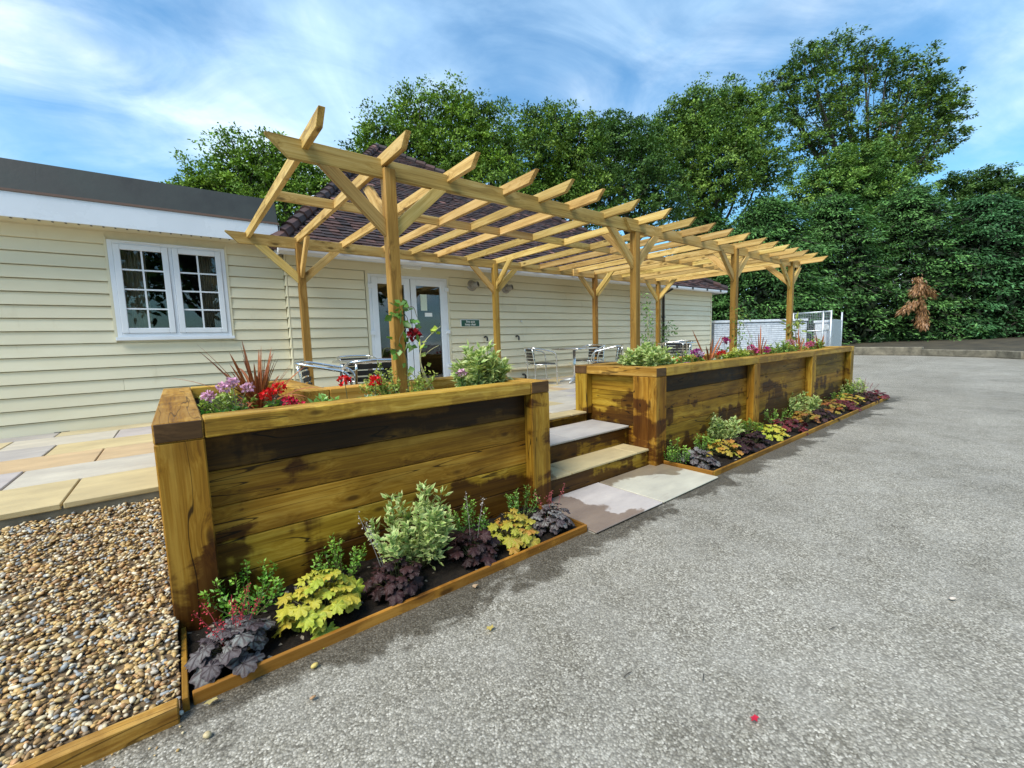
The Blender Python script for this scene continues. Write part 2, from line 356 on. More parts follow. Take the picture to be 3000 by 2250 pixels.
def stone_mat(name, wet=False):
    """riven sandstone; hue from the slab's own random value"""
    m, t, b = newmat(name); r = orand(t); p = wpos(t)
    base = t.ramp(r, [(0, (0.52, 0.42, 0.23)), (0.22, (0.40, 0.37, 0.35)), (0.40, (0.54, 0.455, 0.28)), (0.58, (0.49, 0.45, 0.38)), (0.72, (0.50, 0.36, 0.21)), (0.86, (0.43, 0.39, 0.38)), (0.95, (0.54, 0.45, 0.25))], 'CONSTANT')
    if name == 'pink_slab': base = t.ramp(r, [(0, (0.46, 0.42, 0.40)), (1, (0.46, 0.42, 0.40))])
    if name == 'buff_slab': base = t.ramp(r, [(0, (0.47, 0.45, 0.37)), (1, (0.47, 0.45, 0.37))])
    if name == 'yellow_slab': base = t.ramp(r, [(0, (0.46, 0.37, 0.20)), (1, (0.50, 0.40, 0.22))])
    if name == 'lilac_slab': base = t.ramp(r, [(0, (0.40, 0.38, 0.36)), (1, (0.42, 0.39, 0.38))])
    n = t.noise(t.mapv(p, (1, 2.2, 1)), 2.2, 7, 0.62, w=t.math('MULTIPLY', r, 40)); n2 = t.noise(p, 30, 4, 0.6)
    c = t.mixc(t.rng(n, 0.3, 0.7), t.mixc(1, base, (0.80, 0.78, 0.78), 'MULTIPLY'), t.mixc(1, base, (1.15, 1.13, 1.08), 'MULTIPLY'))
    vein = t.noise(t.mapv(p, (1.3, 5, 1)), 1.7, 6, 0.65, w=t.math('MULTIPLY', r, 90))
    c = t.mixc(t.rng(vein, 0.62, 0.72, 0, 0.4), c, (0.24, 0.19, 0.16))
    ro = 0.62
    if wet:
        wn = t.noise(p, 2.6, 5, 0.5, dist=0.4); s_ = t.n('ShaderNodeSeparateXYZ'); t.l(p, s_.inputs[0])
        fld = t.math('ADD', t.math('ADD', t.math('MULTIPLY', s_.outputs[0], wet[0]), t.math('MULTIPLY', s_.outputs[1], wet[1])), t.math('MULTIPLY', t.math('SUBTRACT', wn, 0.5), wet[3]))
        k = t.rng(fld, wet[2], wet[2]+0.05, 0, 0.9, True)
        c = t.mixc(k, c, t.mixc(1, c, (0.42, 0.34, 0.28), 'MULTIPLY')); ro = t.rng(k, 0, 1, 0.62, 0.3)
    t.l(c, b.inputs['Base Color']); t.put(b.inputs['Roughness'], ro); b.inputs['Specular IOR Level'].default_value = 0.4
    t.l(t.bump(t.math('ADD', n, t.math('MULTIPLY', n2, 0.25)), 0.5, 0.012), b.inputs['Normal']); return m
M_SLAB = stone_mat('sandstone_slab'); M_PINK = stone_mat('pink_slab', (-1.0, -0.45, -2.82, 1.1)); M_BUFF = stone_mat('buff_slab', (0.25, 1.0, 0.80, 0.7))
M_YEL = stone_mat('yellow_slab', (-1.0, 0.3, -2.78, 0.5)); M_LIL = stone_mat('lilac_slab')

def soil_mat(name='dark_soil', fleck=0.0):
    m, t, b = newmat(name); p = wpos(t)
    n = t.noise(p, 18, 6, 0.65); v = t.vor(p, 55, out='Color'); sv = t.n('ShaderNodeSeparateXYZ'); t.l(v, sv.inputs[0])
    c = t.ramp(n, [(0.3, (0.006, 0.005, 0.004)), (0.6, (0.022, 0.016, 0.011)), (0.75, (0.05, 0.036, 0.024))])
    c = t.mixc(t.rng(sv.outputs[0], 0.985, 0.99, 0, 1), c, (0.3, 0.26, 0.2))
    t.l(c, b.inputs['Base Color']); b.inputs['Roughness'].default_value = 0.95; b.inputs['Specular IOR Level'].default_value = 0.2
    t.l(t.bump(t.math('ADD', n, t.math('MULTIPLY', sv.outputs[1], 0.3)), 1.0, 0.03), b.inputs['Normal']); return m
M_SOIL = soil_mat()

def attr_mat(name, rough=0.5, trans=0.0, spec=0.4, var=0.25, bump=0.0, nscale=6.0, vein=False):
    """colour comes from the mesh's per-leaf / per-stone colour attribute"""
    m, t, b = newmat(name); a = t.n('ShaderNodeAttribute'); a.attribute_name = 'Col'
    n = t.noise(wpos(t), nscale, 3, 0.6)
    c = t.mixc(t.rng(n, 0.3, 0.7), t.mixc(1, a.outputs[0], 1-var, 'MULTIPLY'), t.mixc(1, a.outputs[0], 1+var, 'MULTIPLY'))
    t.l(c, b.inputs['Base Color']); b.inputs['Roughness'].default_value = rough; b.inputs['Specular IOR Level'].default_value = spec
    if bump: t.l(t.bump(t.noise(wpos(t), 60, 4), bump, 0.004), b.inputs['Normal'])
    if trans:
        tl = t.n('ShaderNodeBsdfTranslucent'); t.l(t.mixc(1, c, (1.15, 1.2, 0.7), 'MULTIPLY'), tl.inputs[0])
        mx = t.n('ShaderNodeMixShader'); mx.inputs[0].default_value = trans
        t.l(b.outputs[0], mx.inputs[1]); t.l(tl.outputs[0], mx.inputs[2]); t.l(mx.outputs[0], t.t.nodes['Material Output'].inputs[0])
    return m
M_LEAF = attr_mat('shrub_leaf', 0.42, 0.22, 0.45, 0.12, nscale=20)
M_TREELEAF = attr_mat('tree_leaf', 0.55, 0.14, 0.25, 0.38, nscale=0.7)
M_NEEDLE = attr_mat('conifer_spray', 0.55, 0.15, 0.25, 0.25, nscale=0.8)
M_PEBBLE = attr_mat('pebble', 0.5, 0, 0.4, 0.15, bump=0.15, nscale=40)
M_TILE = attr_mat('clay_tile', 0.7, 0, 0.3, 0.25, bump=0.3, nscale=5)
M_PETAL = attr_mat('petal', 0.5, 0.25, 0.3, 0.1, nscale=40)
M_BARKCHIP = attr_mat('bark_chip', 0.85, 0, 0.2, 0.2)
def bark_mat():
    m, t, b = newmat('tree_bark'); p = wpos(t); n = t.noise(t.mapv(p, (5, 5, 1)), 2, 6, 0.65)
    t.l(t.ramp(n, [(0.3, (0.025, 0.02, 0.016)), (0.7, (0.11, 0.09, 0.07))]), b.inputs['Base Color']); b.inputs['Roughness'].default_value = 0.9
    t.l(t.bump(n, 0.8, 0.05), b.inputs['Normal']); return m
M_BARK = bark_mat()
M_TWIG = plain('green_stem', (0.10, 0.10, 0.035), 0.7, var=0.3, scale=10)
M_PALETWIG = plain('pale_stem', (0.42, 0.38, 0.20), 0.7, var=0.3, scale=10)
def wallbrick_mat():
    m, t, b = newmat('painted_brick'); n = t.noise(wpos(t), 7, 6, 0.65)
    t.l(t.ramp(n, [(0.3, (0.50, 0.54, 0.60)), (0.55, (0.68, 0.71, 0.76)), (0.7, (0.76, 0.79, 0.82))]), b.inputs['Base Color']); b.inputs['Roughness'].default_value = 0.8
    t.l(t.bump(n, 0.4, 0.01), b.inputs['Normal']); return m
M_WBRICK = wallbrick_mat()
M_KERB = plain('old_concrete', (0.17, 0.15, 0.11), 0.9, var=0.5, scale=3.5, bump=0.6)
M_EARTH = plain('leaf_litter_earth', (0.05, 0.04, 0.022), 0.95, var=0.6, scale=1.5, bump=0.6)

M_JOINT = plain('grey_mortar', (0.22, 0.25, 0.30), 0.95, var=0.3)
M_GROOVE = plain('board_shadow_gap', (0.30, 0.25, 0.15), 0.9)
# ================================================================== GROUND
ground = structure(MB().add([(-220, -220, 0), (320, -220, 0), (320, 320, 0), (-220, 320, 0)], [(0, 1, 2, 3)]).build('ground', M_TARMAC))
# earth bank behind the far kerb
bk = MB()
bank_line = [(26.2, -9.0), (27.6, -4.2), (27.75, -1.9), (28.8, -1.1), (30.5, 1.6), (30.75, 4.6), (31.2, 9.0), (32.5, 16.0), (30.0, 24.0)]
for (x0, y0), (x1, y1) in zip(bank_line, bank_line[1:]):
    bk.add([(x0+.16, y0, .0), (x1+.16, y1, .0), (x1+.16, y1, .34), (x0+.16, y0, .34), (x0+45, y0, 1.2), (x1+45, y1, 1.2)], [(0, 1, 2, 3), (3, 2, 5, 4)])
structure(bk.build('earth_bank', M_EARTH))
kerb = thing('kerb_wall', 'low mossy concrete retaining kerb in front of the dark conifers', 'kerb', (30.5, 1.6, 0))
for i, ((x0, y0), (x1, y1)) in enumerate(zip(bank_line[:6], bank_line[1:7])):
    h = .45 if i >= 4 else .33 if i >= 2 else .26
    p0, p1 = Vector((x0, y0, h/2)), Vector((x1, y1, h/2)); d = (p1-p0).normalized()*.01
    timber('kerb_block', p0+d, p1-d, .3, h, M_KERB, kerb, bev=.03)

# ================================================================== CLUBHOUSE
YF, YL = 4.944, 5.06
house = thing('clubhouse', 'single storey clubhouse with cream weatherboard, white fascia and tiled hip roof', 'building', (6, 5, .5))
ZT = .52
# --- walls (backing, closed box so that rooms are dark)
def wall_grid(name, x0, x1, y, z0, z1, holes, th, mat):
    xs = sorted({x0, x1, *[h[0] for h in holes], *[h[1] for h in holes]}); zs = sorted({z0, z1, *[h[2] for h in holes], *[h[3] for h in holes]})
    m = MB()
    for a, b in zip(xs, xs[1:]):
        for c, d in zip(zs, zs[1:]):
            mx, mz = (a+b)/2, (c+d)/2
            if any(h[0] < mx < h[1] and h[2] < mz < h[3] for h in holes): continue
            m.box(a, b, y, y+th, c, d)
    return m.build(name, mat, house)
WX0, WX1, WZ0, WZ1 = -.46, .81, 1.65, 2.915
DX0, DX1, DZ1 = 2.885, 4.47, 2.70
wl = wall_grid('left_wall', -7.0, 1.60, YL+.018, -.2, 3.3, [(WX0+.03, WX1-.03, WZ0+.03, WZ1-.03)], .2, M_CLAD)
wr = wall_grid('front_wall', 1.60, 15.0, YF+.02, -.2, 3.0, [(DX0+.03, DX1-.03, ZT, DZ1-.03)], .2, M_CLAD)
MB().box(14.85, 15.0, YF+.23, 16, -.2, 3.0).build('gable_wall', M_CLAD, house)
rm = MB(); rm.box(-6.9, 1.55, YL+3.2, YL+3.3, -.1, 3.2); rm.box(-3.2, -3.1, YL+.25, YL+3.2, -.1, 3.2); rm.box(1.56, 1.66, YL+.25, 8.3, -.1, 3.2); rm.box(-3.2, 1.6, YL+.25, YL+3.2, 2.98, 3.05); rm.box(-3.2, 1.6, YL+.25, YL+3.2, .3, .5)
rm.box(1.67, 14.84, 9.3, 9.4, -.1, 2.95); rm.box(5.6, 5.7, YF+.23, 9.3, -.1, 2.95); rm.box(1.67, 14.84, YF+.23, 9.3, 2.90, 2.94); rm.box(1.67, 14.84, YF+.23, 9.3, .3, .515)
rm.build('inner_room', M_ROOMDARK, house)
# --- weatherboards: one object per board length
def board(parent, x0, x1, y, z, d, axis='x'):
    m = MB()
    prof = [(y-.027, z+.006), (y-.0, z+.006), (y+.016, z+d), (y-.006, z+d-.006)]
    m.prism(prof, axis, x0, x1)
    return m.build('weatherboard', M_CLAD, parent)
def rows(parent, xa, xb, y, z0, d, n, hole, joints):
    for k in range(n):
        z = z0+k*d; segs = [(xa, xb)]
        if hole and z+d*.6 > hole[2] and z+d*.4 < hole[3]: segs = [(xa, hole[0]), (hole[1], xb)]
        for a, b in segs:
            js = sorted(j for j in joints.get(k, []) if a+.2 < j < b-.2)
            e = [a]+js+[b]
            for p, q in zip(e, e[1:]): board(parent, p+.0012, q-.0012, y, z, d)
JL = {k: [random.uniform(-5.5, -2.2)] for k in range(20)}; JL[3] = [-.46]
rows(wl, -6.9, 1.575, YL, .463, .159, 16, (WX0-.015, WX1+.015, WZ0-.05, WZ1+.12), JL)
JR = {k: [random.uniform(5.2, 8.5), random.uniform(10.2, 13.6)] for k in range(20)}
JR[7] = [5.28, 8.9]; JR[6] = [4.95, 9.9]; JR[13] = [4.87, 7.9]; JR[8] = [6.1, 11]
rows(wr, 1.605, 14.98, YF, .595, .165, 14, (DX0-.06, DX1+.05, -1, DZ1+.05), JR)
for k in range(14): board(wr, YF+.001, YL-.004, 1.60, .60+k*.165, .165, 'y')
MB().box(1.586, 1.60, YF-.018, YF+.004, .56, 2.9).build('corner_trim', M_CLAD, wr)
MB().box(14.98, 15.035, YF-.03, YF+.03, .5, 2.88).build('corner_trim', M_CLAD, wr)
MB().box(-6.9, 1.57, YL-.006, YL+.02, 3.007-.16, 3.02).build('frieze_board', M_SOFFIT, house)
MB().box(1.61, 14.97, YF-.01, YF+.02, 2.895-.04, 2.90).build('frieze_board', M_SOFFIT, house)
m = MB()
for i in range(60):
    x = -6.9+i*.14; m.box(x, x+.14, YL-.02-random.random()*.012, YL+.02, .40, .468+random.random()*.014)
m.build('damp_course', M_BITUMEN, house)
MB().box(1.61, 14.97, YF-.008, YF+.02, .40, .60).build('plinth_board', M_CLAD, house)
# --- flat roof, left wing
YE = 4.76
MB().box(-7.0, 1.52, YE, YE+.02, 3.015, 3.295, ).build('fascia_board', M_FASCIA, house, bevel=.003)
MB().box(-7.0, 1.50, YE+.02, YL+.01, 3.02, 3.032).build('soffit', M_SOFFIT, house)
m = MB()
for i in range(76):
    x = -6.95+i*.11; m.box(x, x+.018, YE+.03, YE+.075, 3.012, 3.0195)
stuff(m.build('soffit_vent_slots', M_BLACKPL, house))
MB().box(-7.0, 1.52, YE-.012, YE+.004, 3.297, 3.325).build('drip_edge', plain('brown_drip', (0.16, 0.10, 0.075), .6), house)
jx = [-6.9, -4.9, -3.9, -2.95, -1.97, -.99, -.05, .95, 1.50]
for a, b in zip(jx, jx[1:]):
    MB().prism([(YE+.006, 3.325), (YE+.05, 3.325), (4.96, 3.70), (4.92, 3.70)], 'x', a+.003, b+.008).build('roof_upstand_sheet', M_LEAD, house, bevel=.003)
MB().box(-7.0, 1.48, 4.93, 9.5, 3.60, 3.685).build('flat_roof', M_LEAD, house)
MB().box(1.50, 1.52, YE+.0, 5.2, 3.02, 3.32).build('fascia_return', M_FASCIA, house)
# --- eaves, right wing
EY, EZ = 4.60, 2.95
MB().box(1.45, 15.32, EY+.03, EY+.05, 2.845, 2.945).build('fascia_board', M_FASCIA, house, bevel=.002)
MB().box(15.30, 15.32, EY+.051, 12, 2.845, 2.945).build('fascia_board', M_FASCIA, house)
MB().box(1.45, 1.469, EY+.051, YF+.3, 2.845, 2.945).build('fascia_board', M_FASCIA, house)
MB().box(1.47, 15.3, EY+.05, YF+.01, 2.905, 2.915).build('soffit', M_SOFFIT, house)
gm = MB()
gm.prism([(EY-.075, 2.925), (EY-.07, 2.88), (EY-.045, 2.852), (EY-.005, 2.852), (EY+.028, 2.88), (EY+.028, 2.925)], 'x', 1.44, 15.34)
gm.build('gutter', M_UPVC, house)
for i in range(11):
    x = 12.1+i*.9
    if x < 15.3: MB().box(x, x+.09, EY-.085, EY-.076, 2.86, 2.935).build('gutter_bracket', M_BLACKPL, house)
# --- hip roof with individual plain tiles
AP = np.array([5.4, 10.35, 7.33]); E0 = np.array([1.40, EY, EZ]); E1 = np.array([15.38, EY, EZ])
rf = MB(); BK0, BK1 = (1.40, 16.1, EZ), (15.38, 16.1, EZ)
rf.add([E0, E1, AP, BK0, BK1], [(0, 1, 2), (1, 4, 2), (4, 3, 2), (3, 0, 2), (0, 3, 4, 1)])
roof = rf.build('roof', M_BITUMEN, house)
sl = np.array([0, AP[1]-EY, AP[2]-EZ]); SL = np.linalg.norm(sl); su = sl/SL; nrm = np.array([0, -su[2], su[1]])
gauge, tw = .118, .172; tiles = []
for k in range(int(SL/gauge)-1):
    f = k*gauge/SL; xa = E0[0]+(AP[0]-E0[0])*f; xb = E1[0]+(AP[0]-E1[0])*f
    x = xa+.06+(tw/2 if k % 2 else 0)
    while x+tw < xb-.03:
        tiles.append((k, x)); x += tw
def tile_geo(k, x, r):
    b = np.array([x, EY, EZ])+su*(k*gauge-.02+r.normal(0, .004))+nrm*(.006+.012+r.normal(0, .003))
    ex = np.array([1.0, 0, 0]); tl = gauge+.055; w = tw-.006; tk = nrm*.022
    tl_v = su*tl-nrm*.026; tilt = nrm*r.normal(0, .004)
    return [b, b+ex*w+tilt, b+ex*w+tl_v+tilt, b+tl_v, b+tk, b+ex*w+tk+tilt, b+ex*w+tl_v+tk+tilt, b+tl_v+tk]
TF = [(0, 3, 2, 1), (4, 5, 6, 7), (0, 1, 5, 4), (1, 2, 6, 5), (2, 3, 7, 6), (3, 0, 4, 7)]
TCOL = [(0.050, 0.030, 0.028), (0.072, 0.040, 0.036), (0.036, 0.025, 0.025), (0.088, 0.047, 0.040), (0.055, 0.040, 0.040)]
def tcol(r):
    if r.random() < .018: return (0.25, 0.13, 0.11)
    return tuple(np.array(TCOL[r.integers(5)])*r.uniform(.75, 1.25))
dist = [np.linalg.norm(np.array([x, EY, EZ])+su*k*gauge-CAM) for k, x in tiles]
order = sorted(range(len(tiles)), key=lambda i: dist[i]); near = set(order[:300]); rest = MB()
for i, (k, x) in enumerate(tiles):
    if i in near: MB().add(tile_geo(k, x, RNG), TF, tcol(RNG)).build('roof_tile', M_TILE, roof)
    else: rest.add(tile_geo(k, x, RNG), TF, tcol(RNG))
stuff(rest.build('roof_tiles', M_TILE, roof))
for A, B in ((E0, AP), (E1, AP)):
    A = np.array(A); n = int(np.linalg.norm(B-A)/.30)
    hm = MB()
    for i in range(n):
        p, q = A+(B-A)*(i/n), A+(B-A)*((i+1.12)/n)
        hm.tube([p+np.array([0, 0, .05]), q+np.array([0, 0, .025])], [.115, .095], 8, True, tcol(RNG))
    stuff(hm.build('hip_tiles', M_TILE, roof))
# left face tile courses (seen edge-on along the hip)
lm = MB(); ls = np.array([AP[0]-E0[0], 0, AP[2]-EZ]); LL = np.linalg.norm(ls); lu = ls/LL; ln = np.array([-lu[2], 0, lu[0]])
for k in range(int(LL/gauge)-1):
    f = k*gauge/LL; ya = EY+(AP[1]-EY)*f; y = ya+.05
    while y < min(ya+1.6, 9.5):
        b = np.array([E0[0], y, EZ])+lu*(k*gauge-.02)+ln*(.018+RNG.normal(0, .003)); e = np.array([0, tw-.006, 0]); tl_v = lu*(gauge+.055)-ln*.02; tk = ln*.016
        lm.add([b, b+e, b+e+tl_v, b+tl_v, b+tk, b+e+tk, b+e+tl_v+tk, b+tl_v+tk], TF, tcol(RNG)); y += tw
stuff(lm.build('side_roof_tiles', M_TILE, roof))
# --- window: two casements of 2 x 4 panes
win = MB(); y0 = YL-.035
def frame(m, x0, x1, z0, z1, w, ya, yb):
    m.box(x0, x0+w, ya, yb, z0, z1); m.box(x1-w, x1, ya, yb, z0, z1); m.box(x0+w+.0005, x1-w-.0005, ya, yb, z0, z0+w); m.box(x0+w+.0005, x1-w-.0005, ya, yb, z1-w, z1)
frame(win, WX0, WX1, WZ0, WZ1, .05, y0, YL+.06); win.box(.155, .195, y0+.002, YL+.06, WZ0+.0505, WZ1-.0505)
window = win.build('window', M_UPVC, house, bevel=.003)
for cx0, cx1 in ((WX0+.052, .153), (.197, WX1-.052)):
    c = MB(); frame(c, cx0, cx1, WZ0+.052, WZ1-.052, .068, y0-.014, y0+.04)
    c.build('casement', M_UPVC, window, bevel=.005)
    gx0, gx1, gz0, gz1 = cx0+.068, cx1-.068, WZ0+.12, WZ1-.12
    b = MB(); b.box((gx0+gx1)/2-.010, (gx0+gx1)/2+.010, y0+.004, y0+.012, gz0, gz1); b.build('glazing_bar', M_UPVC, window)
    for k in range(1, 4):
        z = gz0+(gz1-gz0)*k/4; MB().box(gx0, gx1, y0+.0025, y0+.0135, z-.010, z+.010).build('glazing_bar', M_UPVC, window)
    for i in range(2):
        for k in range(4):
            xa = gx0+(gx1-gx0)*i/2; xb = xa+(gx1-gx0)/2; za = gz0+(gz1-gz0)*k/4; zb = za+(gz1-gz0)/4
            MB().box(xa, xb-.001, y0+.016, y0+.020, za, zb-.001).build('pane', M_GLASS, window)
MB().box(WX0-.02, WX1+.03, YL-.075, YL-.0355, WZ0-.045, WZ0-.002).build('window_sill', M_UPVC, window, bevel=.004)
for a, b in ((-.33, .08), (.26, .68)): MB().box(a, b, y0-.022, y0-.001, WZ1-.026, WZ1-.008).build('trickle_vent', M_UPVC, window, bevel=.003)
for a, b in ((WX0-.03, WX0-.002), (WX1+.002, WX1+.03)): MB().box(a, b, YL-.03, YL+.01, WZ0-.05, WZ1+.03).build('window_surround', M_CLAD, window)
def curtain(x0, x1, lab):
    n = 60; V = []; F = []
    for i in range(n+1):
        x = x0+(x1-x0)*i/n; yy = YL+.17+.028*math.sin(i*1.05)+.012*math.sin(i*.37)
        V += [(x, yy, 1.55), (x, yy, 2.96)]
        if i: F.append((2*i-2, 2*i, 2*i+1, 2*i-1))
    o = MB().add(V, F).build('curtain', M_CURTAIN, None, smooth=True); tag(o, lab, 'curtain', 'curtains in the window')
curtain(-.44, -.10, 'brown pleated curtain hanging behind the left casement of the window')
curtain(.49, .79, 'brown pleated curtain hanging behind the right casement of the window')
# --- french doors
dr = MB(); frame(dr, DX0, DX1, ZT-.05, DZ1, .05, YF-.02, YF+.06)
doorset = dr.build('door_frame', M_UPVC, house, bevel=.003)
sr = MB(); sr.box(DX0-.045, DX0-.002, YF-.024, YF+.01, ZT, DZ1+.045); sr.box(DX1+.002, DX1+.045, YF-.024, YF+.01, ZT, DZ1+.045); sr.box(DX0-.0015, DX1+.0015, YF-.0235, YF+.01, DZ1+.002, DZ1+.045)
sr.build('door_surround', M_CLAD, house)
MID = 3.676
for cx0, cx1, hx in ((DX0+.052, MID-.006, DX0+.03), (MID+.006, DX1-.052, DX1-.03)):
    c = MB(); frame(c, cx0, cx1, ZT+.01, DZ1-.052, .112, YF-.032, YF+.03)
    c.build('door_leaf', M_UPVC, doorset, bevel=.006)
    MB().box(cx0+.11, cx1-.11, YF-.004, YF+.004, ZT+.12, DZ1-.162).build('pane', M_GLASS, doorset)
    for z in (.95, 1.62, 2.45):
        MB().box(hx-.045, hx+.045, YF-.055, YF-.0325, z, z+.075).build('hinge', M_UPVC, doorset, bevel=.005)
for hx, s in ((MID-.055, -1), (MID+.06, 1)):
    MB().box(hx-.017, hx+.017, YF-.045, YF-.0325, 1.40, 1.62).build('lock_plate', M_UPVC, doorset, bevel=.004)
    MB().tube([(hx, YF-.045, 1.575), (hx, YF-.085, 1.575), (hx+s*.02, YF-.09, 1.575), (hx+s*.125, YF-.088, 1.572)], .011, 8).build('door_handle', M_UPVC, doorset, smooth=True)
MB().box(MID-.005, MID+.005, YF-.026, YF-.01, ZT+.01, DZ1-.055).build('door_gasket', M_BLACKPL, doorset)
tag(MB().box(3.885, 4.02, YF-.0075, YF-.0055, 2.07, 2.378).build('paper_notice', M_PAPER), 'pale printed paper notice taped inside the right glass door', 'notice')
tag(MB().box(3.963, 4.12, YF-.0075, YF-.0055, 1.957, 2.03).build('door_sticker', M_WHITE), 'small white sticker below the paper notice on the glass door', 'sticker')
tag(MB().box(3.375, 3.43, YF-.0075, YF-.0055, 2.02, 2.11).build('door_sticker', M_WHITE), 'small white sticker on the dark left glass door beside post', 'sticker')
# --- sign
sg = thing('fire_exit_sign', 'green wall sign reading Fire exit keep clear in white', 'sign', (4.98, YF-.02, 1.83))
MB().box(4.748, 5.218, YF-.026, YF-.020, 1.752, 1.908).build('sign_rim', M_WHITE, sg, bevel=.002)
MB().box(4.765, 5.201, YF-.029, YF-.0262, 1.766, 1.896).build('sign_face', M_GREENSIGN, sg)
def text(name, s, loc, size, mat, parent):
    cu = bpy.data.curves.new(name, 'FONT'); cu.body = s; cu.size = size; cu.align_x = 'CENTER'; cu.extrude = .0008; cu.offset = size*.012; cu.space_character = 0.98
    o = bpy.data.objects.new(name, cu); COL.objects.link(o); o.location = loc; o.rotation_euler = (R_(90), 0, 0)
    dg = bpy.context.evaluated_depsgraph_get(); me = bpy.data.meshes.new_from_object(o.evaluated_get(dg)); M = o.matrix_basis.copy()
    bpy.data.objects.remove(o); me.materials.clear(); me.materials.append(mat)
    o = obj(name, me); o.matrix_basis = M; o.parent = parent; o.matrix_parent_inverse = wm(parent).inverted(); return o
text('lettering', 'Fire exit', (4.983, YF-.030, 1.840), .066, M_WHITE, sg)
text('lettering', 'keep clear', (4.983, YF-.030, 1.785), .066, M_WHITE, sg)
# --- flues, hooks, tap, light, pipes
def flue(x, z, lab):
    f = thing('boiler_flue', lab, 'flue', (x, YF, z), 'boiler flues on the wall')
    MB().tube([(x, YF-.045, z), (x, YF-.010, z)], [.085, .118], 24).build('wall_collar', M_FLUE, f, smooth=False)
    MB().tube([(x, YF-.04, z), (x+.01, YF-.13, z+.005), (x+.045, YF-.19, z+.015)], [.062, .06, .058], 20, True).build('spout', M_FLUE, f, smooth=False)
    MB().tube([(x+.043, YF-.187, z+.0145), (x+.0465, YF-.1925, z+.0155)], .048, 20, True).build('spout_mouth', M_BLACKPL, f)
    MB().tube([(x+.006, YF-.115, z), (x+.009, YF-.128, z)], [.07, .07], 20).build('clamp_ring', M_FLUE, f)
flue(5.06, 2.60, 'round grey boiler flue on the wall just right of the doors')
flue(5.95, 2.585, 'round grey boiler flue partly behind the second rear pergola post')
for x, lab in ((5.33, 'black hooked overflow pipe on the wall below the green sign'), (6.195, 'black hooked overflow pipe on the wall right of the rear pergola post')):
    tag(MB().tube(smooth_path([(x, YF-.012, 1.53), (x+.01, YF-.05, 1.545), (x+.022, YF-.085, 1.52), (x+.022, YF-.09, 1.45)], 4), .019, 8).build('overflow_pipe', M_BLACKPL, None, True), lab, 'pipe', 'overflow pipes')
tag(MB().tube([(6.345, YF-.012, 1.873), (6.345, YF-.05, 1.873)], [.02, .022], 10).build('wall_bolt', M_GALV), 'small round metal fitting on the boards above the overflow pipe', 'fitting')
lt = thing('bulkhead_light', 'slim white light unit under the eaves above the glass doors', 'light', (3.72, YF, 2.86))
MB().box(3.53, 3.915, YF-.07, YF-.012, 2.862, 2.888).build('housing', M_UPVC, lt, bevel=.004); MB().box(3.545, 3.90, YF-.068, YF-.014, 2.835, 2.8615).build('diffuser', M_WHITE, lt, bevel=.006)
wp = thing('waste_pipe', 'cream plastic waste pipe running low along the boarded wall', 'pipe', (6.3, YF, .8))
MB().tube([(5.9, YF-.05, .80), (8.6, YF-.05, .775), (10.5, YF-.05, .76)], .032, 12).build('pipe_run', M_PIPE, wp, True)
for x in (5.95, 6.7, 7.9, 9.2): MB().box(x, x+.03, YF-.085, YF-.005, .74, .85).build('pipe_clip', M_PIPE, wp)
MB().tube(smooth_path([(6.36, YF-.01, .66), (6.36, YF-.09, .66), (6.38, YF-.10, .60), (6.38, YF-.06, .535)], 4), .022, 8).build('trap_bend', M_BLACKPL, wp, True)
dp = thing('downpipe', 'black downpipe on the wall right of the last rear pergola post', 'pipe', (12.0, YF, .5))
MB().tube([(12.0, YF-.06, .53), (12.0, YF-.06, 2.70), (12.0, EY-.02, 2.84)], .036, 10).build('pipe', M_BLACKPL, dp, True)
for z in (1.0, 2.0): MB().box(11.95, 12.05, YF-.10, YF-.012, z, z+.03).build('bracket', M_BLACKPL, dp)

# ================================================================== PAVING
base = MB(); base.box(1.10, 15.0, 1.22, YF-.01, -.05, .478); base.box(2.60, 4.13, 1.0, 1.21, -.05, .475)
structure(base.build('terrace_base', M_MORTAR))
def slab_mesh(x0, x1, y0, y1, z0, z1, mat, name='slab'):
    m = MB(); j = lambda: random.uniform(-.003, .003)
    m.box(x0, x1, y0, y1, z0, z1); m.v = [(a+j(), b+j(), c+(j()*.6 if c == z1 else 0)) for a, b, c in m.v]
    return m.mesh(name, mat, bevel=.005)
terr = structure(MB().box(1.12, 14.98, 1.23, YF-.012, .479, .487).build('terrace_paving', M_MORTAR))
ys = [1.235, 1.69, 2.28, 2.87, 3.46, 4.05, 4.64, YF-.02]
for i, (a, b) in enumerate(zip(ys, ys[1:])):
    x = 1.13-random.uniform(0, .5)
    while x < 14.9:
        L = random.choice([.59, .59, .89, .29]) if i else random.choice([.59, .89]); xa, xb = max(x, 1.13), min(x+L, 14.96)
        if xb-xa > .05: obj('slab', slab_mesh(xa+.004, xb-.004, a+.004, b-.004, .488, ZT+random.uniform(-.001, .002), M_SLAB), terr)
        x += L
patio = structure(MB().box(-7, -.01, 1.35, YL-.03, .30, .436).build('patio_paving', M_MORTAR))
pr = [(1.32, 2.035, [-.548]), (2.035, 2.69, [-.97]), (2.69, 3.36, [-.54]), (3.36, 4.0, [-.975]), (4.0, 4.66, [-.525, -1.42]), (4.66, 5.03, [-1.1])]
for a, b, js in pr:
    e = [-.012]+js; x = js[-1]-.9
    while x > -6.9: e.append(x); x -= .9
    e = sorted(e)
    for p, q in zip(e, e[1:]): obj('slab', slab_mesh(p+.006, q-.006, a+.006, b-.006, .437, .4756+random.uniform(-.002, .003), M_SLAB), patio)
MB().box(-7, -.012, 1.335, 1.349, .22, .45).build('edge_course', M_KERB, patio)
apron = structure(MB().box(2.44, 4.29, -.61, .09, -.03, .006).build('entrance_apron', M_MORTAR))
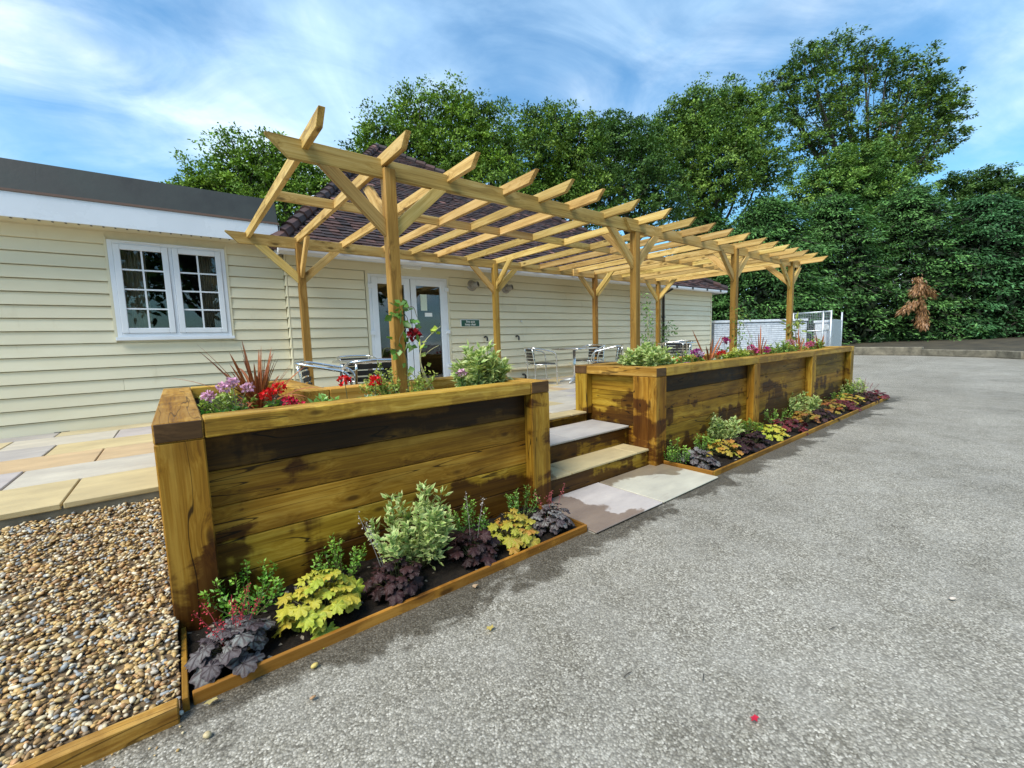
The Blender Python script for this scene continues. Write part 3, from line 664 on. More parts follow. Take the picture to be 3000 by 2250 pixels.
obj('slab', slab_mesh(2.44, 3.30, -.625, .088, .007, .022, M_PINK), apron)
obj('slab', slab_mesh(3.312, 4.285, -.625, .088, .007, .022, M_BUFF), apron)

# ================================================================== STEPS
XL0, XL1, XR0, XR1 = 0.0, 2.582, 4.151, 11.392
st = thing('garden_steps', 'three wet timber and stone steps rising between the planters', 'steps', (3.37, .5, 0))
for y, z0, z1 in ((.095, 0, .178), (.432, .178, .378), (1.0, .378, .497)):
    timber('riser', (XL1+.003, y+.05, (z0+z1)/2), (XR0-.003+(.1 if y < .9 and y > .3 else 0), y+.05, (z0+z1)/2), .1, z1-z0-.002, M_SLEEP, st)
for x0, x1, mm in ((XL1+.005, 2.925, M_YEL), (2.931, 3.91, M_YEL), (3.916, XR0-.004, M_YEL)):
    obj('tread_slab', slab_mesh(x0, x1, .085, .43, .18, .203, mm), st)
for x0, x1 in ((XL1+.005, 3.315), (3.32, XR0+.096)):
    obj('tread_slab', slab_mesh(x0, x1, .422, .998, .38, .403, M_LIL), st)
for x0, x1 in ((XL1+.005, 3.1), (3.106, 3.86), (3.866, XR0-.004)):
    obj('tread_slab', slab_mesh(x0, x1, .99, 1.228, .498, ZT, M_YEL), st)

# ================================================================== PLANTERS
def sleeper(par, name, x0, x1, y0, y1, z0, z1, mat):
    dx, dy, dz = x1-x0, y1-y0, z1-z0; cx, cy, cz = (x0+x1)/2, (y0+y1)/2, (z0+z1)/2
    if dz >= max(dx, dy): return timber(name, (cx, cy, z0), (cx, cy, z1), dy, dx, mat, par, up=(1, 0, 0), bev=.006)
    if dx >= dy: return timber(name, (x0, cy, cz), (x1, cy, cz), dy, dz, mat, par, bev=.006)
    return timber(name, (cx, y0, cz), (cx, y1, cz), dx, dz, mat, par, bev=.006)
BZ = [(.0, .198), (.2, .398), (.4, .598), (.6, .798), (.8, .998)]
lp = thing('raised_planter', 'shorter left timber sleeper planter with deep left end beside gravel', 'planter', (1.3, 0, 0), 'raised sleeper planters')
def walls(par, x0, x1, y0, y1, zb=BZ, top=None):
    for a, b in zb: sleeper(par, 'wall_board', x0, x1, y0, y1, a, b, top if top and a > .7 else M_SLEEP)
for x in (0, XL1-.2): sleeper(lp, 'post', x, x+.2, .0, .1, 0, .998, M_SLEEP)
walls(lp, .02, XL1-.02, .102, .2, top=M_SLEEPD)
for y in (.202, 2.16): sleeper(lp, 'post', 0, .1, y, y+.2, 0, .998, M_SLEEP)
walls(lp, .102, .2, .202, 2.36); walls(lp, .202, .97, 2.262, 2.36); walls(lp, .872, .97, 1.08, 2.26); walls(lp, .972, 2.38, 1.08, 1.18); walls(lp, 2.38, 2.48, .202, 1.18)
sleeper(lp, 'post', 2.482, 2.582, .98, 1.18, 0, .998, M_SLEEP); sleeper(lp, 'post', 2.482, 2.582, .102, .30, 0, .998, M_SLEEP)
sleeper(lp, 'cap', 0, .2, 0, 2.46, 1.0, 1.1, M_CAP); sleeper(lp, 'cap', .203, 2.379, 0, .2, 1.0, 1.1, M_CAP)
sleeper(lp, 'cap', 2.382, 2.582, 0, 1.18, 1.0, 1.1, M_CAP); sleeper(lp, 'cap', .203, .87, 2.26, 2.46, 1.0, 1.1, M_CAP)
sleeper(lp, 'cap', .873, 1.073, .98, 2.46, 1.0, 1.1, M_CAP); sleeper(lp, 'cap', 1.076, 1.64, .98, 1.18, 1.0, 1.1, M_CAP); sleeper(lp, 'cap', 1.77, 2.379, .98, 1.18, 1.0, 1.1, M_CAP)
for x in (.002, 2.384): sleeper(lp, 'end_grain', x+.004, x+.192, -.0025, .004, 1.004, 1.096, M_DARKCAP)
def soil(par, rects, z, name='soil'):
    V = []; F = []
    for x0, x1, y0, y1 in rects:
        nx, ny = max(2, int((x1-x0)/.05)), max(2, int((y1-y0)/.05)); o = len(V)
        for j in range(ny+1):
            for i in range(nx+1): V.append((x0+(x1-x0)*i/nx, y0+(y1-y0)*j/ny, z+random.uniform(-.012, .016)))
        F += [(o+j*(nx+1)+i, o+j*(nx+1)+i+1, o+(j+1)*(nx+1)+i+1, o+(j+1)*(nx+1)+i) for j in range(ny) for i in range(nx)]
    return np_mesh(name, V, F, M_SOIL, smooth=True)
obj('soil', soil(lp, [(.2, 2.38, .2, 1.08), (.2, .872, 1.08, 2.26)], .985), lp)
rp = thing('raised_planter', 'longer right timber sleeper planter beyond the steps with three panels', 'planter', (7.7, 0, 0), 'raised sleeper planters')
for x in (XR0, 6.57, 8.91, XR1-.2): sleeper(rp, 'post', x, x+.2, 0, .1, 0, .998, M_SLEEP)
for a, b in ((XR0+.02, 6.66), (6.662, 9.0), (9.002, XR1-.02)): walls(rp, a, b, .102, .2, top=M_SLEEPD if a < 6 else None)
sleeper(rp, 'post', XR0, XR0+.1, .102, .30, 0, .998, M_SLEEP); sleeper(rp, 'post', XR0, XR0+.1, .99, 1.19, ZT-.03, .998, M_SLEEP)
walls(rp, XR0+.102, XR0+.2, .202, 1.18); walls(rp, XR0+.2, XR1-.12, 1.09, 1.19); walls(rp, XR1-.2, XR1-.102, .202, 1.09)
sleeper(rp, 'post', XR1-.1, XR1, .102, .3, 0, .998, M_SLEEP)
sleeper(rp, 'cap', XR0, XR0+.2, 0, .988, 1.0, 1.1, M_CAP); sleeper(rp, 'cap', XR0+.203, 6.705, 0, .2, 1.0, 1.1, M_CAP); sleeper(rp, 'cap', 6.709, 9.03, 0, .2, 1.0, 1.1, M_CAP)
sleeper(rp, 'cap', 9.034, XR1-.203, 0, .2, 1.0, 1.1, M_CAP); sleeper(rp, 'cap', XR1-.2, XR1, 0, 1.19, 1.0, 1.1, M_CAP)
for a, b in ((XR0, 5.17), (5.30, 8.13), (8.27, 10.78), (10.92, XR1-.203)): sleeper(rp, 'cap', a, b, .99, 1.19, 1.0, 1.1, M_CAP)
sleeper(rp, 'end_grain', XR0+.006, XR0+.194, -.0025, .004, 1.004, 1.096, M_DARKCAP)
MB().box(XR0-.0025, XR0+.004, .994, 1.186, 1.004, 1.096).build('end_grain', M_DARKCAP, rp)
obj('soil', soil(rp, [(XR0+.2, XR1-.2, .2, 1.09)], .985), rp)

# ================================================================== PERGOLA
pg = thing('pergola', 'long new timber pergola with angled rafters over the terrace', 'pergola', (6, 2.6, ZT))
XP = [1.655, 5.186, 8.153, 10.80]; ZBB, ZBT, ZR0, ZR1 = 2.875, 3.028, 2.963, 3.063; FB, BB = 1.037, 4.296
def local_prism(name, poly, axis, a0, a1, mat, par, along='x'):
    """prism whose local X is the timber's length so that grain follows it"""
    m = MB().prism(poly, axis, a0, a1); V = np.array(m.v); c = V.mean(0)
    if along == 'y': Rm = Matrix(((0, -1, 0), (1, 0, 0), (0, 0, 1)))
    elif isinstance(along, tuple):
        x = Vector(along).normalized(); y = Vector((0, 1, 0)) if abs(x.y) < .2 else Vector((1, 0, 0)); z = x.cross(y).normalized(); y = z.cross(x); Rm = Matrix((x, y, z)).transposed()
    else: Rm = Matrix.Identity(3)
    Ri = np.array(Rm.transposed()); m.v = [tuple(Ri @ (np.array(p)-c)) for p in m.v]
    o = obj(name, m.mesh(name, mat, bevel=.0025)); M = Rm.to_4x4(); M.translation = Vector(c); o.matrix_basis = M
    o.parent = par; o.matrix_parent_inverse = wm(par).inverted(); return o
for i, x in enumerate(XP):
    timber('post', (x+.05, 1.047, .99), (x+.05, 1.047, 2.953), .1, .1, M_POST, pg, up=(0, 1, 0))
    timber('post', (x-.03+.05, BB+.01, ZT), (x-.03+.05, BB+.01, 2.945), .1, .1, M_POST, pg, up=(0, 1, 0))
for y in (FB, BB):
    j = 5.26 if y == FB else 7.86
    local_prism('beam', [(.774, ZBT), (.774, ZBT-.012), (.924, ZBB), (j, ZBB), (j, ZBT)], 'y', y, y+.046, M_PERG, pg)
    y2 = y-.043 if y == FB else y-.041
    if y == FB:
        local_prism('beam', [(4.96, ZBT-.004), (5.08, ZBB-.004), (5.42, ZBB-.004), (5.42, ZBT-.004)], 'y', y2, y2+.042, M_PERG, pg)
    else:
        local_prism('beam', [(7.40, ZBT-.004), (7.40, ZBB-.004), (8.10, ZBB-.004), (8.10, ZBT-.004)], 'y', y2, y2+.040, M_PERG, pg)
    local_prism('beam', [(j+.003, ZBB-.012), (11.32, ZBB-.012), (11.46, ZBT-.03), (11.46, ZBT-.014), (j+.003, ZBT-.014)], 'y', y+.001, y+.047, M_PERG, pg)
RX = [1.02, 1.645, 2.29, 2.955, 3.45, 3.945, 4.57, 5.245, 5.875, 6.41, 6.985, 7.55, 8.17, 8.70, 9.20, 9.67, 10.17, 10.70, 11.34]
for x in RX:
    dz = -.012 if x > 5.3 else 0; jz = random.uniform(-.004, .004)
    local_prism('rafter', [(.521+random.uniform(-.01, .01), ZR1+dz+jz), (.625, ZR0+dz+jz), (4.56, ZR0+dz+jz), (4.56, ZR1+dz+jz)], 'x', x, x+.046, M_PERG, pg, 'y')
for a, b in zip(RX, RX[1:]):
    y = 2.44+random.uniform(-.012, .012); dz = -.012 if a > 5.2 else 0
    timber('noggin', (a+.0475, y, (ZR0+ZR1)/2+dz), (b-.0015, y, (ZR0+ZR1)/2+dz), .044, .094, M_PERG, pg, bev=.0025)
def brace(x, y, s):
    poly = [(x-s*.37, ZBB-.003), (x-s*.52, ZBB-.003), (x, 2.383), (x, 2.533)]
    local_prism('brace', poly if s > 0 else poly[::-1], 'y', y-.024, y+.024, M_PERG, pg, (s*.52, 0, -.49))
def brace_y(x, y, s):
    poly = [(y+s*.37, ZR0-.016), (y+s*.52, ZR0-.016), (y, 2.45), (y, 2.60)]
    local_prism('brace', poly, 'x', x-.022, x+.022, M_PERG, pg, (0, s*.5, .5))
for i, x in enumerate(XP):
    brace(x, 1.055, 1); brace(x+.1, 1.055, -1); brace_y(x+.05+.02*(i > 1), 1.098, 1)
    brace(x-.03, BB+.01, 1); brace(x-.03+.1, BB+.01, -1); brace_y(x+.02, BB-.041, -1)

# ================================================================== BEDS AND GRAVEL
be = thing('bed_edging', 'thin timber edging boards around the left flower bed', 'edging', (1.2, -.54, 0), 'flower bed edging')
timber('board', (.055, -.535, .025), (2.43, -.535, .025), .022, .06, M_EDGE, be, bev=.003)
timber('board', (.032, -.56, .028), (.032, -.004, .028), .022, .062, M_EDGE, be, bev=.003); timber('board', (2.42, -.52, .026), (2.42, -.004, .026), .022, .06, M_EDGE, be, bev=.003)
timber('corner_peg', (.030, -.571, -.02), (.030, -.571, .05), .02, .03, M_EDGE, be, bev=.003)
be2 = thing('bed_edging', 'thin timber edging boards around the right flower bed', 'edging', (8, -.54, 0), 'flower bed edging')
timber('board', (4.312, -.555, .025), (7.9, -.555, .025), .022, .06, M_EDGE, be2, bev=.003); timber('board', (7.905, -.555, .025), (11.58, -.555, .025), .022, .06, M_EDGE, be2, bev=.003)
timber('board', (4.30, -.56, .030), (4.30, -.004, .030), .022, .062, M_EDGE, be2, bev=.003); timber('board', (11.58, -.54, .025), (11.58, .0, .025), .022, .06, M_EDGE, be2, bev=.003)
structure(obj('bed_soil', soil(None, [(.04, 2.41, -.524, .104)], .022, 'bed_soil')))
structure(obj('bed_soil', soil(None, [(4.31, 11.57, -.544, .104)], .022, 'bed_soil')))
gb = thing('gravel_border', 'pale timber border rail holding back the gravel at the tarmac', 'border', (-1, -.55, 0))
timber('rail', (-.02+.03, -.585, .032), (-2.2, -.545, .032), .055, .085, M_CAP, gb, bev=.004); timber('rail', (-2.205, -.545, .032), (-4.4, -.505, .032), .055, .085, M_CAP, gb, bev=.004)
def gz(x, y): return .03+np.clip((y+.52)/1.86, 0, 1)**1.05*.36
gv = [(-4.4, -.52), (.015, -.55), (.015, 0), (-.005, 0), (-.005, 1.36), (-4.4, 1.36)]
nx, ny = 60, 30; V = []; F = []
for j in range(ny+1):
    for i in range(nx+1):
        x = -4.4+4.412*i/nx; y = -.55+1.9*j/ny; V.append((x, y, gz(x, y)-.012))
F = [(j*(nx+1)+i, j*(nx+1)+i+1, (j+1)*(nx+1)+i+1, (j+1)*(nx+1)+i) for j in range(ny) for i in range(nx)]
structure(obj('gravel_bed_floor', np_mesh('gravel_bed_floor', V, F, plain('gravel_grit', (0.16, 0.11, 0.06), .9, var=.5, scale=60, bump=.6))))
SUBD = 2
def ico():
    bm = bmesh.new(); bmesh.ops.create_icosphere(bm, subdivisions=SUBD, radius=1.0)
    V = np.array([v.co for v in bm.verts]); bm.verts.index_update(); F = np.array([[v.index for v in f.verts] for f in bm.faces]); bm.free(); return V, F
IV, IF = ico()
PCOL = np.array([(0.38, 0.24, 0.09), (0.46, 0.33, 0.15), (0.28, 0.17, 0.07), (0.52, 0.43, 0.27), (0.24, 0.17, 0.10), (0.42, 0.37, 0.30), (0.26, 0.27, 0.27), (0.36, 0.20, 0.085), (0.58, 0.50, 0.36), (0.44, 0.28, 0.10), (0.50, 0.36, 0.17)])
def pebbles(P, size, r, IV=IV, IF=IF):
    n = len(P); s = size[:, None]*np.stack([r.uniform(.75, 1.35, n), r.uniform(.6, 1.0, n), r.uniform(.38, .7, n)], 1)
    yaw = r.uniform(0, 6.283, n); tx, ty = r.normal(0, .32, n), r.normal(0, .32, n)
    lump = 1+.16*np.sin(IV[None, :, 0]*r.uniform(1, 4, (n, 1))+r.uniform(0, 6, (n, 1)))+.12*np.sin(IV[None, :, 1]*r.uniform(1, 4, (n, 1))+r.uniform(0, 6, (n, 1)))
    Q = IV[None]*s[:, None, :]*lump[..., None]
    c, q = np.cos(tx)[:, None], np.sin(tx)[:, None]; y, z = Q[..., 1]*c-Q[..., 2]*q, Q[..., 1]*q+Q[..., 2]*c
    c, q = np.cos(ty)[:, None], np.sin(ty)[:, None]; x, z = Q[..., 0]*c+z*q, -Q[..., 0]*q+z*c
    c, q = np.cos(yaw)[:, None], np.sin(yaw)[:, None]; x, y = x*c-y*q, x*q+y*c
    V = np.stack([x, y, z], -1)+P[:, None, :]
    F = IF[None]+(np.arange(n)*len(IV))[:, None, None]
    C = PCOL[r.integers(len(PCOL), size=n)]*r.uniform(.8, 1.4, (n, 1))
    return V.reshape(-1, 3), F.reshape(-1, 3), np.repeat(C, len(IV), 0)
r = np.random.default_rng(3)
def fill(n, x0, x1, lift):
    x = r.uniform(x0, x1, n); y = r.uniform(-.50, 1.325, n); ok = ~((x > -.012) & (y > -.012)); x, y = x[ok], y[ok]
    return np.stack([x, y, gz(x, y)+r.uniform(-.008, lift, len(x))], 1)
SUBD = 1; IV1, IF1 = ico()
def gsz(P): return r.uniform(.0065, .0135, len(P))*np.where(r.random(len(P)) < .07, 1.5, 1)
near_, far_ = fill(13500, -1.75, .012, .012), fill(4200, -3.0, -1.75, .01)
isn = (near_[:, 1] < .1) & (near_[:, 0] > -1.0)
def join(parts):
    V, F, C = [], [], []; o = 0
    for v, f, c in parts: V.append(v); F.append(f+o); C.append(c); o += len(v)
    return np.concatenate(V), np.concatenate(F), np.concatenate(C)
A_, B_ = near_[isn], np.concatenate([near_[~isn], far_])
spill = np.stack([r.uniform(-1.2, 0.02, 60), r.normal(-.66, .05, 60), np.full(60, .006)], 1)
V, F, C = join([pebbles(A_, gsz(A_), r), pebbles(B_, gsz(B_)*1.1, r, IV1, IF1), pebbles(spill, r.uniform(.003, .008, 60), r, IV1, IF1)])
tag(obj('gravel', np_mesh('gravel', V, F, M_PEBBLE, C, True)), 'brown and cream rounded gravel sloping up beside the left planter', 'gravel', kind='stuff')
# ================================================================== PLANT KIT
def unit(a): return a/(np.linalg.norm(a, axis=-1, keepdims=True)+1e-9)
def leaves_np(P, D, Nn, L, Wd, C, edge=None, fold=.18, droop=.15):
    """n leaves of 5 verts / 4 tris: base, two sides, tip, raised midrib"""
    n = len(P); D = unit(D); S = unit(np.cross(D, Nn)); U = np.cross(S, D); L = L[:, None]; Wd = Wd[:, None]
    base = P; mid = P+D*L*.5-U*Wd*fold; l = P+D*L*.45+S*Wd*.5; rr = P+D*L*.45-S*Wd*.5; tip = P+D*L-U*L*droop
    V = np.stack([base, l, rr, tip, mid], 1).reshape(-1, 3); o = (np.arange(n)*5)[:, None]
    F = np.concatenate([o+np.array([[0, 4, 1]]), o+np.array([[0, 2, 4]]), o+np.array([[1, 4, 3]]), o+np.array([[4, 2, 3]])], 0)
    Ce = C if edge is None else edge
    CC = np.stack([C*.9, Ce, Ce, Ce*.97, C], 1).reshape(-1, 3)
    return V, F, CC
def merge(parts):
    V, F, C = [], [], []; o = 0
    for v, f, c in parts: V.append(v); F.append(f+o); C.append(c); o += len(v)
    return np.concatenate(V), np.concatenate(F), np.concatenate(C)
def rdir(r, n, up=0.0):
    v = r.normal(size=(n, 3)); v[:, 2] += up; return unit(v)
def small_shrub(pos, h, w, label, seed, stems=9, leaf=.022, colr=(0.13, 0.27, 0.035), name='box_shrub', cat='shrub', group=None, per=34, edge=None, wid=.55, spread=1.0, twig=None, jit=.25, young=None):
    r = np.random.default_rng(seed); t_ = thing(name, label, cat, pos, group); pos = np.array(pos, float)
    stm = MB(); P, D, N, T = [], [], [], []
    for s in range(stems):
        a = r.uniform(0, 6.283); q = math.sqrt(r.random()); hh = h*r.uniform(.6, 1.05)*(1-.35*q*q)
        tip = pos+np.array([math.cos(a)*w/2*q*spread, math.sin(a)*w/2*q*spread, hh]); bs = pos+np.array([math.cos(a)*w*.09*q, math.sin(a)*w*.09*q, -.01])
        m = (bs+tip)/2+np.array([math.cos(a), math.sin(a), 0])*w*.10*q
        path = smooth_path([bs, m, tip], 4); stm.tube(path, [max(.0015, .004*(1-i/len(path))) for i in range(len(path))], 4, False)
        pp = np.array(path)
        for k in range(per):
            u = .16+.84*r.random()**.8; f = u*(len(pp)-1); i = min(int(f), len(pp)-2); p = pp[i]+(pp[i+1]-pp[i])*(f-i)
            d = unit(pp[i+1]-pp[i]); o_ = unit(r.normal(size=3)*np.array([1, 1, .6])); side = r.random() < .45
            if side: p = p+o_*r.uniform(.1, 1)*w*.13*(1-u*.6)
            P.append(p); D.append(unit(o_+d*.75)); N.append(unit(d+r.normal(size=3)*.45)); T.append(u)
    P, D, N, T = map(np.array, (P, D, N, T)); n = len(P)
    C = np.array(colr)[None]*(1+r.uniform(-jit, jit, (n, 1)))*np.array([1, 1, 1])
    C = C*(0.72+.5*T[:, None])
    if young is not None: C = np.where((T > .85)[:, None], np.array(young)[None]*r.uniform(.85, 1.15, (n, 1)), C)
    E = None if edge is None else np.array(edge)[None]*(1+r.uniform(-.12, .12, (n, 1)))
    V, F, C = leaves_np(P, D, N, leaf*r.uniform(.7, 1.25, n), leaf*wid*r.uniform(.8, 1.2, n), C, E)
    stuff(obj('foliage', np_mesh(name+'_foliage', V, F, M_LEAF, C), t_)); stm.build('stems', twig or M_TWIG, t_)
    return t_
def varieg(pos, h, w, label, seed, stems=14, per=40, leaf=.055, **k):
    return small_shrub(pos, h, w, label, seed, stems, leaf, (0.15, 0.29, 0.065), 'variegated_shrub', 'shrub', k.pop('group', 'variegated shrubs'), per, (0.58, 0.62, 0.25), .44, 1.0, None, .2, **k)

# ---- heuchera: every leaf is an object, mesh data shared
def leaf_mesh(name, lobes, depth, teeth, cols, mat, seed, ruffle=.10):
    r = np.random.default_rng(seed); n = 42; V = [(0, 0, 0)]; C = [cols[0]]; F = []
    rings = (.35, .72, 1.0)
    for ri, q in enumerate(rings):
        for i in range(n):
            th = -math.pi*.93+2*math.pi*.93*i/(n-1)
            lob = abs(math.cos(th*lobes/2)); env = .80+.20*math.cos(th)
            o = env*(1-depth*(1-lob)**1.6 * (q**2))+ (teeth*math.sin(th*lobes*3)*q**3)
            x, y = q*o*math.cos(th), q*o*math.sin(th)
            z = .06*(1-q)-.12*q*q*abs(math.sin(th*.5))-.10*q*q+ruffle*q*q*math.sin(th*lobes+r.uniform(-.4, .4))
            V.append((x+.12, y, z)); vein = lob**6
            cc = np.array(cols[1])*(1-vein)+np.array(cols[0])*vein if q < 1 else np.array(cols[2])
            C.append(tuple(cc*r.uniform(.9, 1.1)))
    for i in range(n-1):
        F.append((0, 1+i, 2+i))
        for k in range(2):
            a, b = 1+k*n, 1+(k+1)*n; F.append((a+i, b+i, b+i+1)); F.append((a+i, b+i+1, a+i+1))
    return np_mesh(name, V, F, mat, C, True)
def rleaf_mat(name, lo, hi, rough=.42, trans=.15, spec=.3):
    """leaf colour attribute tinted by each leaf's own random value"""
    m, t, b = newmat(name); a = t.n('ShaderNodeAttribute'); a.attribute_name = 'Col'; r_ = orand(t)
    tint = t.ramp(r_, [(0, lo), (1, hi)]); c = t.mixc(1, a.outputs[0], tint, 'MULTIPLY')
    t.l(c, b.inputs['Base Color']); b.inputs['Roughness'].default_value = rough; b.inputs['Specular IOR Level'].default_value = spec
    t.l(t.bump(t.noise(coords(t), 7, 4), .25, .05), b.inputs['Normal'])
    tl = t.n('ShaderNodeBsdfTranslucent'); t.l(c, tl.inputs[0]); mx = t.n('ShaderNodeMixShader'); mx.inputs[0].default_value = trans
    t.l(b.outputs[0], mx.inputs[1]); t.l(tl.outputs[0], mx.inputs[2]); t.l(mx.outputs[0], t.t.nodes['Material Output'].inputs[0]); return m
HK = {}
def hk(kind, lobes, depth, teeth, cols, lo, hi, ruffle=.1, rough=.38):
    mt = rleaf_mat(kind+'_leaf', lo, hi, rough); HK[kind] = [leaf_mesh(kind+'_leaf', lobes, depth*s, teeth, cols, mt, i, ruffle) for i, s in enumerate((.85, 1.0, 1.15))]
hk('silver', 7, .26, .03, [(0.045, 0.026, 0.028), (0.21, 0.20, 0.19), (0.115, 0.09, 0.092)], (.45, .36, .42), (1.3, 1.4, 1.35), rough=.5)
hk('lime', 7, .42, .06, [(0.42, 0.42, 0.07), (0.50, 0.47, 0.06), (0.46, 0.47, 0.07)], (1.05, .85, .7), (.75, .95, .7), .14, .42)
hk('gold', 7, .38, .06, [(0.36, 0.27, 0.06), (0.42, 0.35, 0.055), (0.40, 0.37, 0.06)], (1.0, .55, .55), (.85, 1.05, .7), .14, .42)
hk('black', 7, .30, .04, [(0.026, 0.011, 0.011), (0.032, 0.014, 0.014), (0.018, 0.008, 0.008)], (.6, .55, .6), (1.8, 1.6, 1.6), .13, .48)
hk('burgundy', 7, .30, .04, [(0.10, 0.016, 0.018), (0.13, 0.022, 0.024), (0.08, 0.013, 0.016)], (.65, .8, .9), (1.4, 1.2, 1.2), .12, .34)
hk('orange', 7, .36, .05, [(0.22, 0.13, 0.03), (0.27, 0.18, 0.035), (0.27, 0.20, 0.04)], (.85, .38, .5), (1.0, 1.25, .8), .13, .4)
def heuchera(pos, w, h, kind, label, seed, n=34, leaf=.075, flowers=None, fh=.2, nf=5):
    r = np.random.default_rng(seed); pos = np.array(pos, float); t_ = thing('heuchera', label, 'plant', pos, 'heucheras in the beds')
    pt = MB()
    for i in range(n):
        u = (i+.5)/n; el = R_(82-70*u**.85)+r.normal(0, .12); a = i*2.39996+r.normal(0, .3)
        rad = np.array([math.cos(a)*math.cos(el)*w*.42, math.sin(a)*math.cos(el)*w*.42, math.sin(el)*h*.95+.02])*r.uniform(.7, 1.05)
        p = pos+rad; p[2] = max(p[2], pos[2]+.02)
        s = leaf*r.uniform(.6, 1.15)*(.65+.45*u)
        yaw = a+r.normal(0, .35); pit = R_(2+36*u)+r.normal(0, .2)   # outer leaves tip down
        o = bpy.data.objects.new('leaf', HK[kind][r.integers(3)]); COL.objects.link(o)
        o.matrix_basis = Matrix.Translation(Vector(p-pos)) @ Matrix.Rotation(yaw, 4, 'Z') @ Matrix.Rotation(pit, 4, 'Y') @ Matrix.Rotation(r.normal(0, .25), 4, 'X') @ Matrix.Scale(s*.68, 4)
        o.parent = t_
        q0 = pos+np.array([math.cos(a), math.sin(a), 0])*w*.06; pt.tube([q0, (q0+p)/2+np.array([0, 0, .015]), p], [.002, .0018, .0015], 4, False)
    pt.build('petioles', M_TWIG, t_)
    if flowers is not None:
        fs = MB(); P = []
        for k in range(nf):
            a = r.uniform(0, 6.283); l = r.uniform(.0, .8)*w/2; b = pos+np.array([math.cos(a)*l*.3, math.sin(a)*l*.3, .03]); e = b+np.array([math.cos(a)*l, math.sin(a)*l, fh*r.uniform(.75, 1.15)+h*.5])
            path = smooth_path([b, (b+e)/2+np.array([0, 0, .03]), e], 4); fs.tube(path, .0016, 4, False)
            for _ in range(26): f = r.uniform(.55, 1); i = min(int(f*(len(path)-1)), len(path)-2); P.append(path[i]+(path[i+1]-path[i])*r.random()+r.normal(0, .010, 3))
        fs.build('flower_stems', plain('flower_stem', tuple(q*.5 for q in flowers), .7), t_)
        P = np.array(P); m_ = len(P); V, F, C = leaves_np(P, rdir(r, m_), rdir(r, m_), np.full(m_, .009), np.full(m_, .008), np.array(flowers)[None]*r.uniform(.7, 1.3, (m_, 1)))
        stuff(obj('blossom', np_mesh('blossom', V, F, M_PETAL, C), t_))
    return t_
BS = .03
def bed(px, py): p = at(px, py, z=BS); p[2] = BS-.005; return p
# ---- left bed, from the gravel end to the steps
heuchera((.215, -.385, BS), .36, .16, 'silver', 'silver purple heuchera with red flower spikes in the bed corner by gravel', 11, 58, .098, (0.50, 0.04, 0.06), .14, 9)
small_shrub((.31, -.06, BS), .29, .46, 'bright green small leaved shrub nearest the gravel in left bed', 12, 17, .024, (0.14, 0.33, 0.04), per=46, young=(0.26, 0.47, 0.06), group='small green bed shrubs')
heuchera((.60, -.335, BS), .45, .22, 'lime', 'large lime yellow heuchera with ruffled leaves in left bed', 13, 72, .105)
small_shrub((.80, -.05, BS), .28, .36, 'green small leaved shrub behind the large lime yellow heuchera', 14, 14, .022, (0.15, 0.32, 0.04), per=44, young=(0.26, 0.45, 0.06), group='small green bed shrubs')
heuchera((1.00, -.36, BS), .38, .17, 'black', 'dark purple heuchera below the variegated bush in left bed', 15, 56, .09, (0.5, 0.45, 0.42), .34, 2)
varieg((1.215, -.2, BS), .52, .54, 'tall cream and green variegated bush at the middle of left bed', 16, 26, 62, .052)
heuchera((1.54, -.35, BS), .36, .18, 'black', 'dark purple heuchera right of the variegated bush in left bed', 17, 54, .09, (0.5, 0.45, 0.42), .30, 2)
small_shrub((1.73, -.08, BS), .29, .34, 'green shrub behind the second dark purple heuchera in left bed', 18, 13, .021, (0.12, 0.28, 0.04), per=44, young=(0.22, 0.40, 0.06), group='small green bed shrubs')
heuchera((1.86, -.36, BS), .36, .21, 'gold', 'golden heuchera with bronze centre near right end of left bed', 19, 56, .088)
small_shrub((2.19, -.06, BS), .31, .30, 'upright green shrub against the right post of left planter', 20, 12, .020, (0.11, 0.26, 0.04), per=44, young=(0.2, 0.36, 0.06), group='small green bed shrubs')
heuchera((2.22, -.37, BS), .34, .18, 'silver', 'silver purple heuchera with pink stems beside the entrance slabs', 21, 54, .09, (0.48, 0.10, 0.12), .17, 4)
# ---- right bed
def rb(px, py): p = bed(px, py); p[1] = min(max(p[1], -.40), .0); p[0] = min(p[0], 11.25); return p
for i, (px, py, h, w, lab) in enumerate([(1985, 1358, .30, .34, 'green shrub in the corner of right bed beside the steps'), (2063, 1326, .24, .28, 'small green shrub behind the first golden heuchera of right bed'),
        (2200, 1276, .26, .34, 'green shrub behind the black heuchera in right bed'), (2272, 1246, .30, .50, 'green shrub at the foot of the first middle post of right planter'),
        (2420, 1180, .26, .50, 'green shrub at the foot of the second middle post of right planter'), (2497, 1156, .34, .40, 'wispy green shrub at the far corner post of right planter')]):
    small_shrub(rb(px, py), h, w, lab, 30+i, 14, .026, (0.13, 0.27, 0.04), per=40, young=(0.26, 0.42, 0.06), group='small green bed shrubs')
for i, (px, py, h, w, lab) in enumerate([(2117, 1298, .42, .44, 'variegated bush nearest the steps in right bed'), (2332, 1214, .44, .60, 'variegated bush at the middle of right bed'), (2474, 1162, .44, .60, 'variegated bush nearest the far end of right bed')]):
    varieg(rb(px, py), h, w, lab, 40+i, 20, 46, .058)
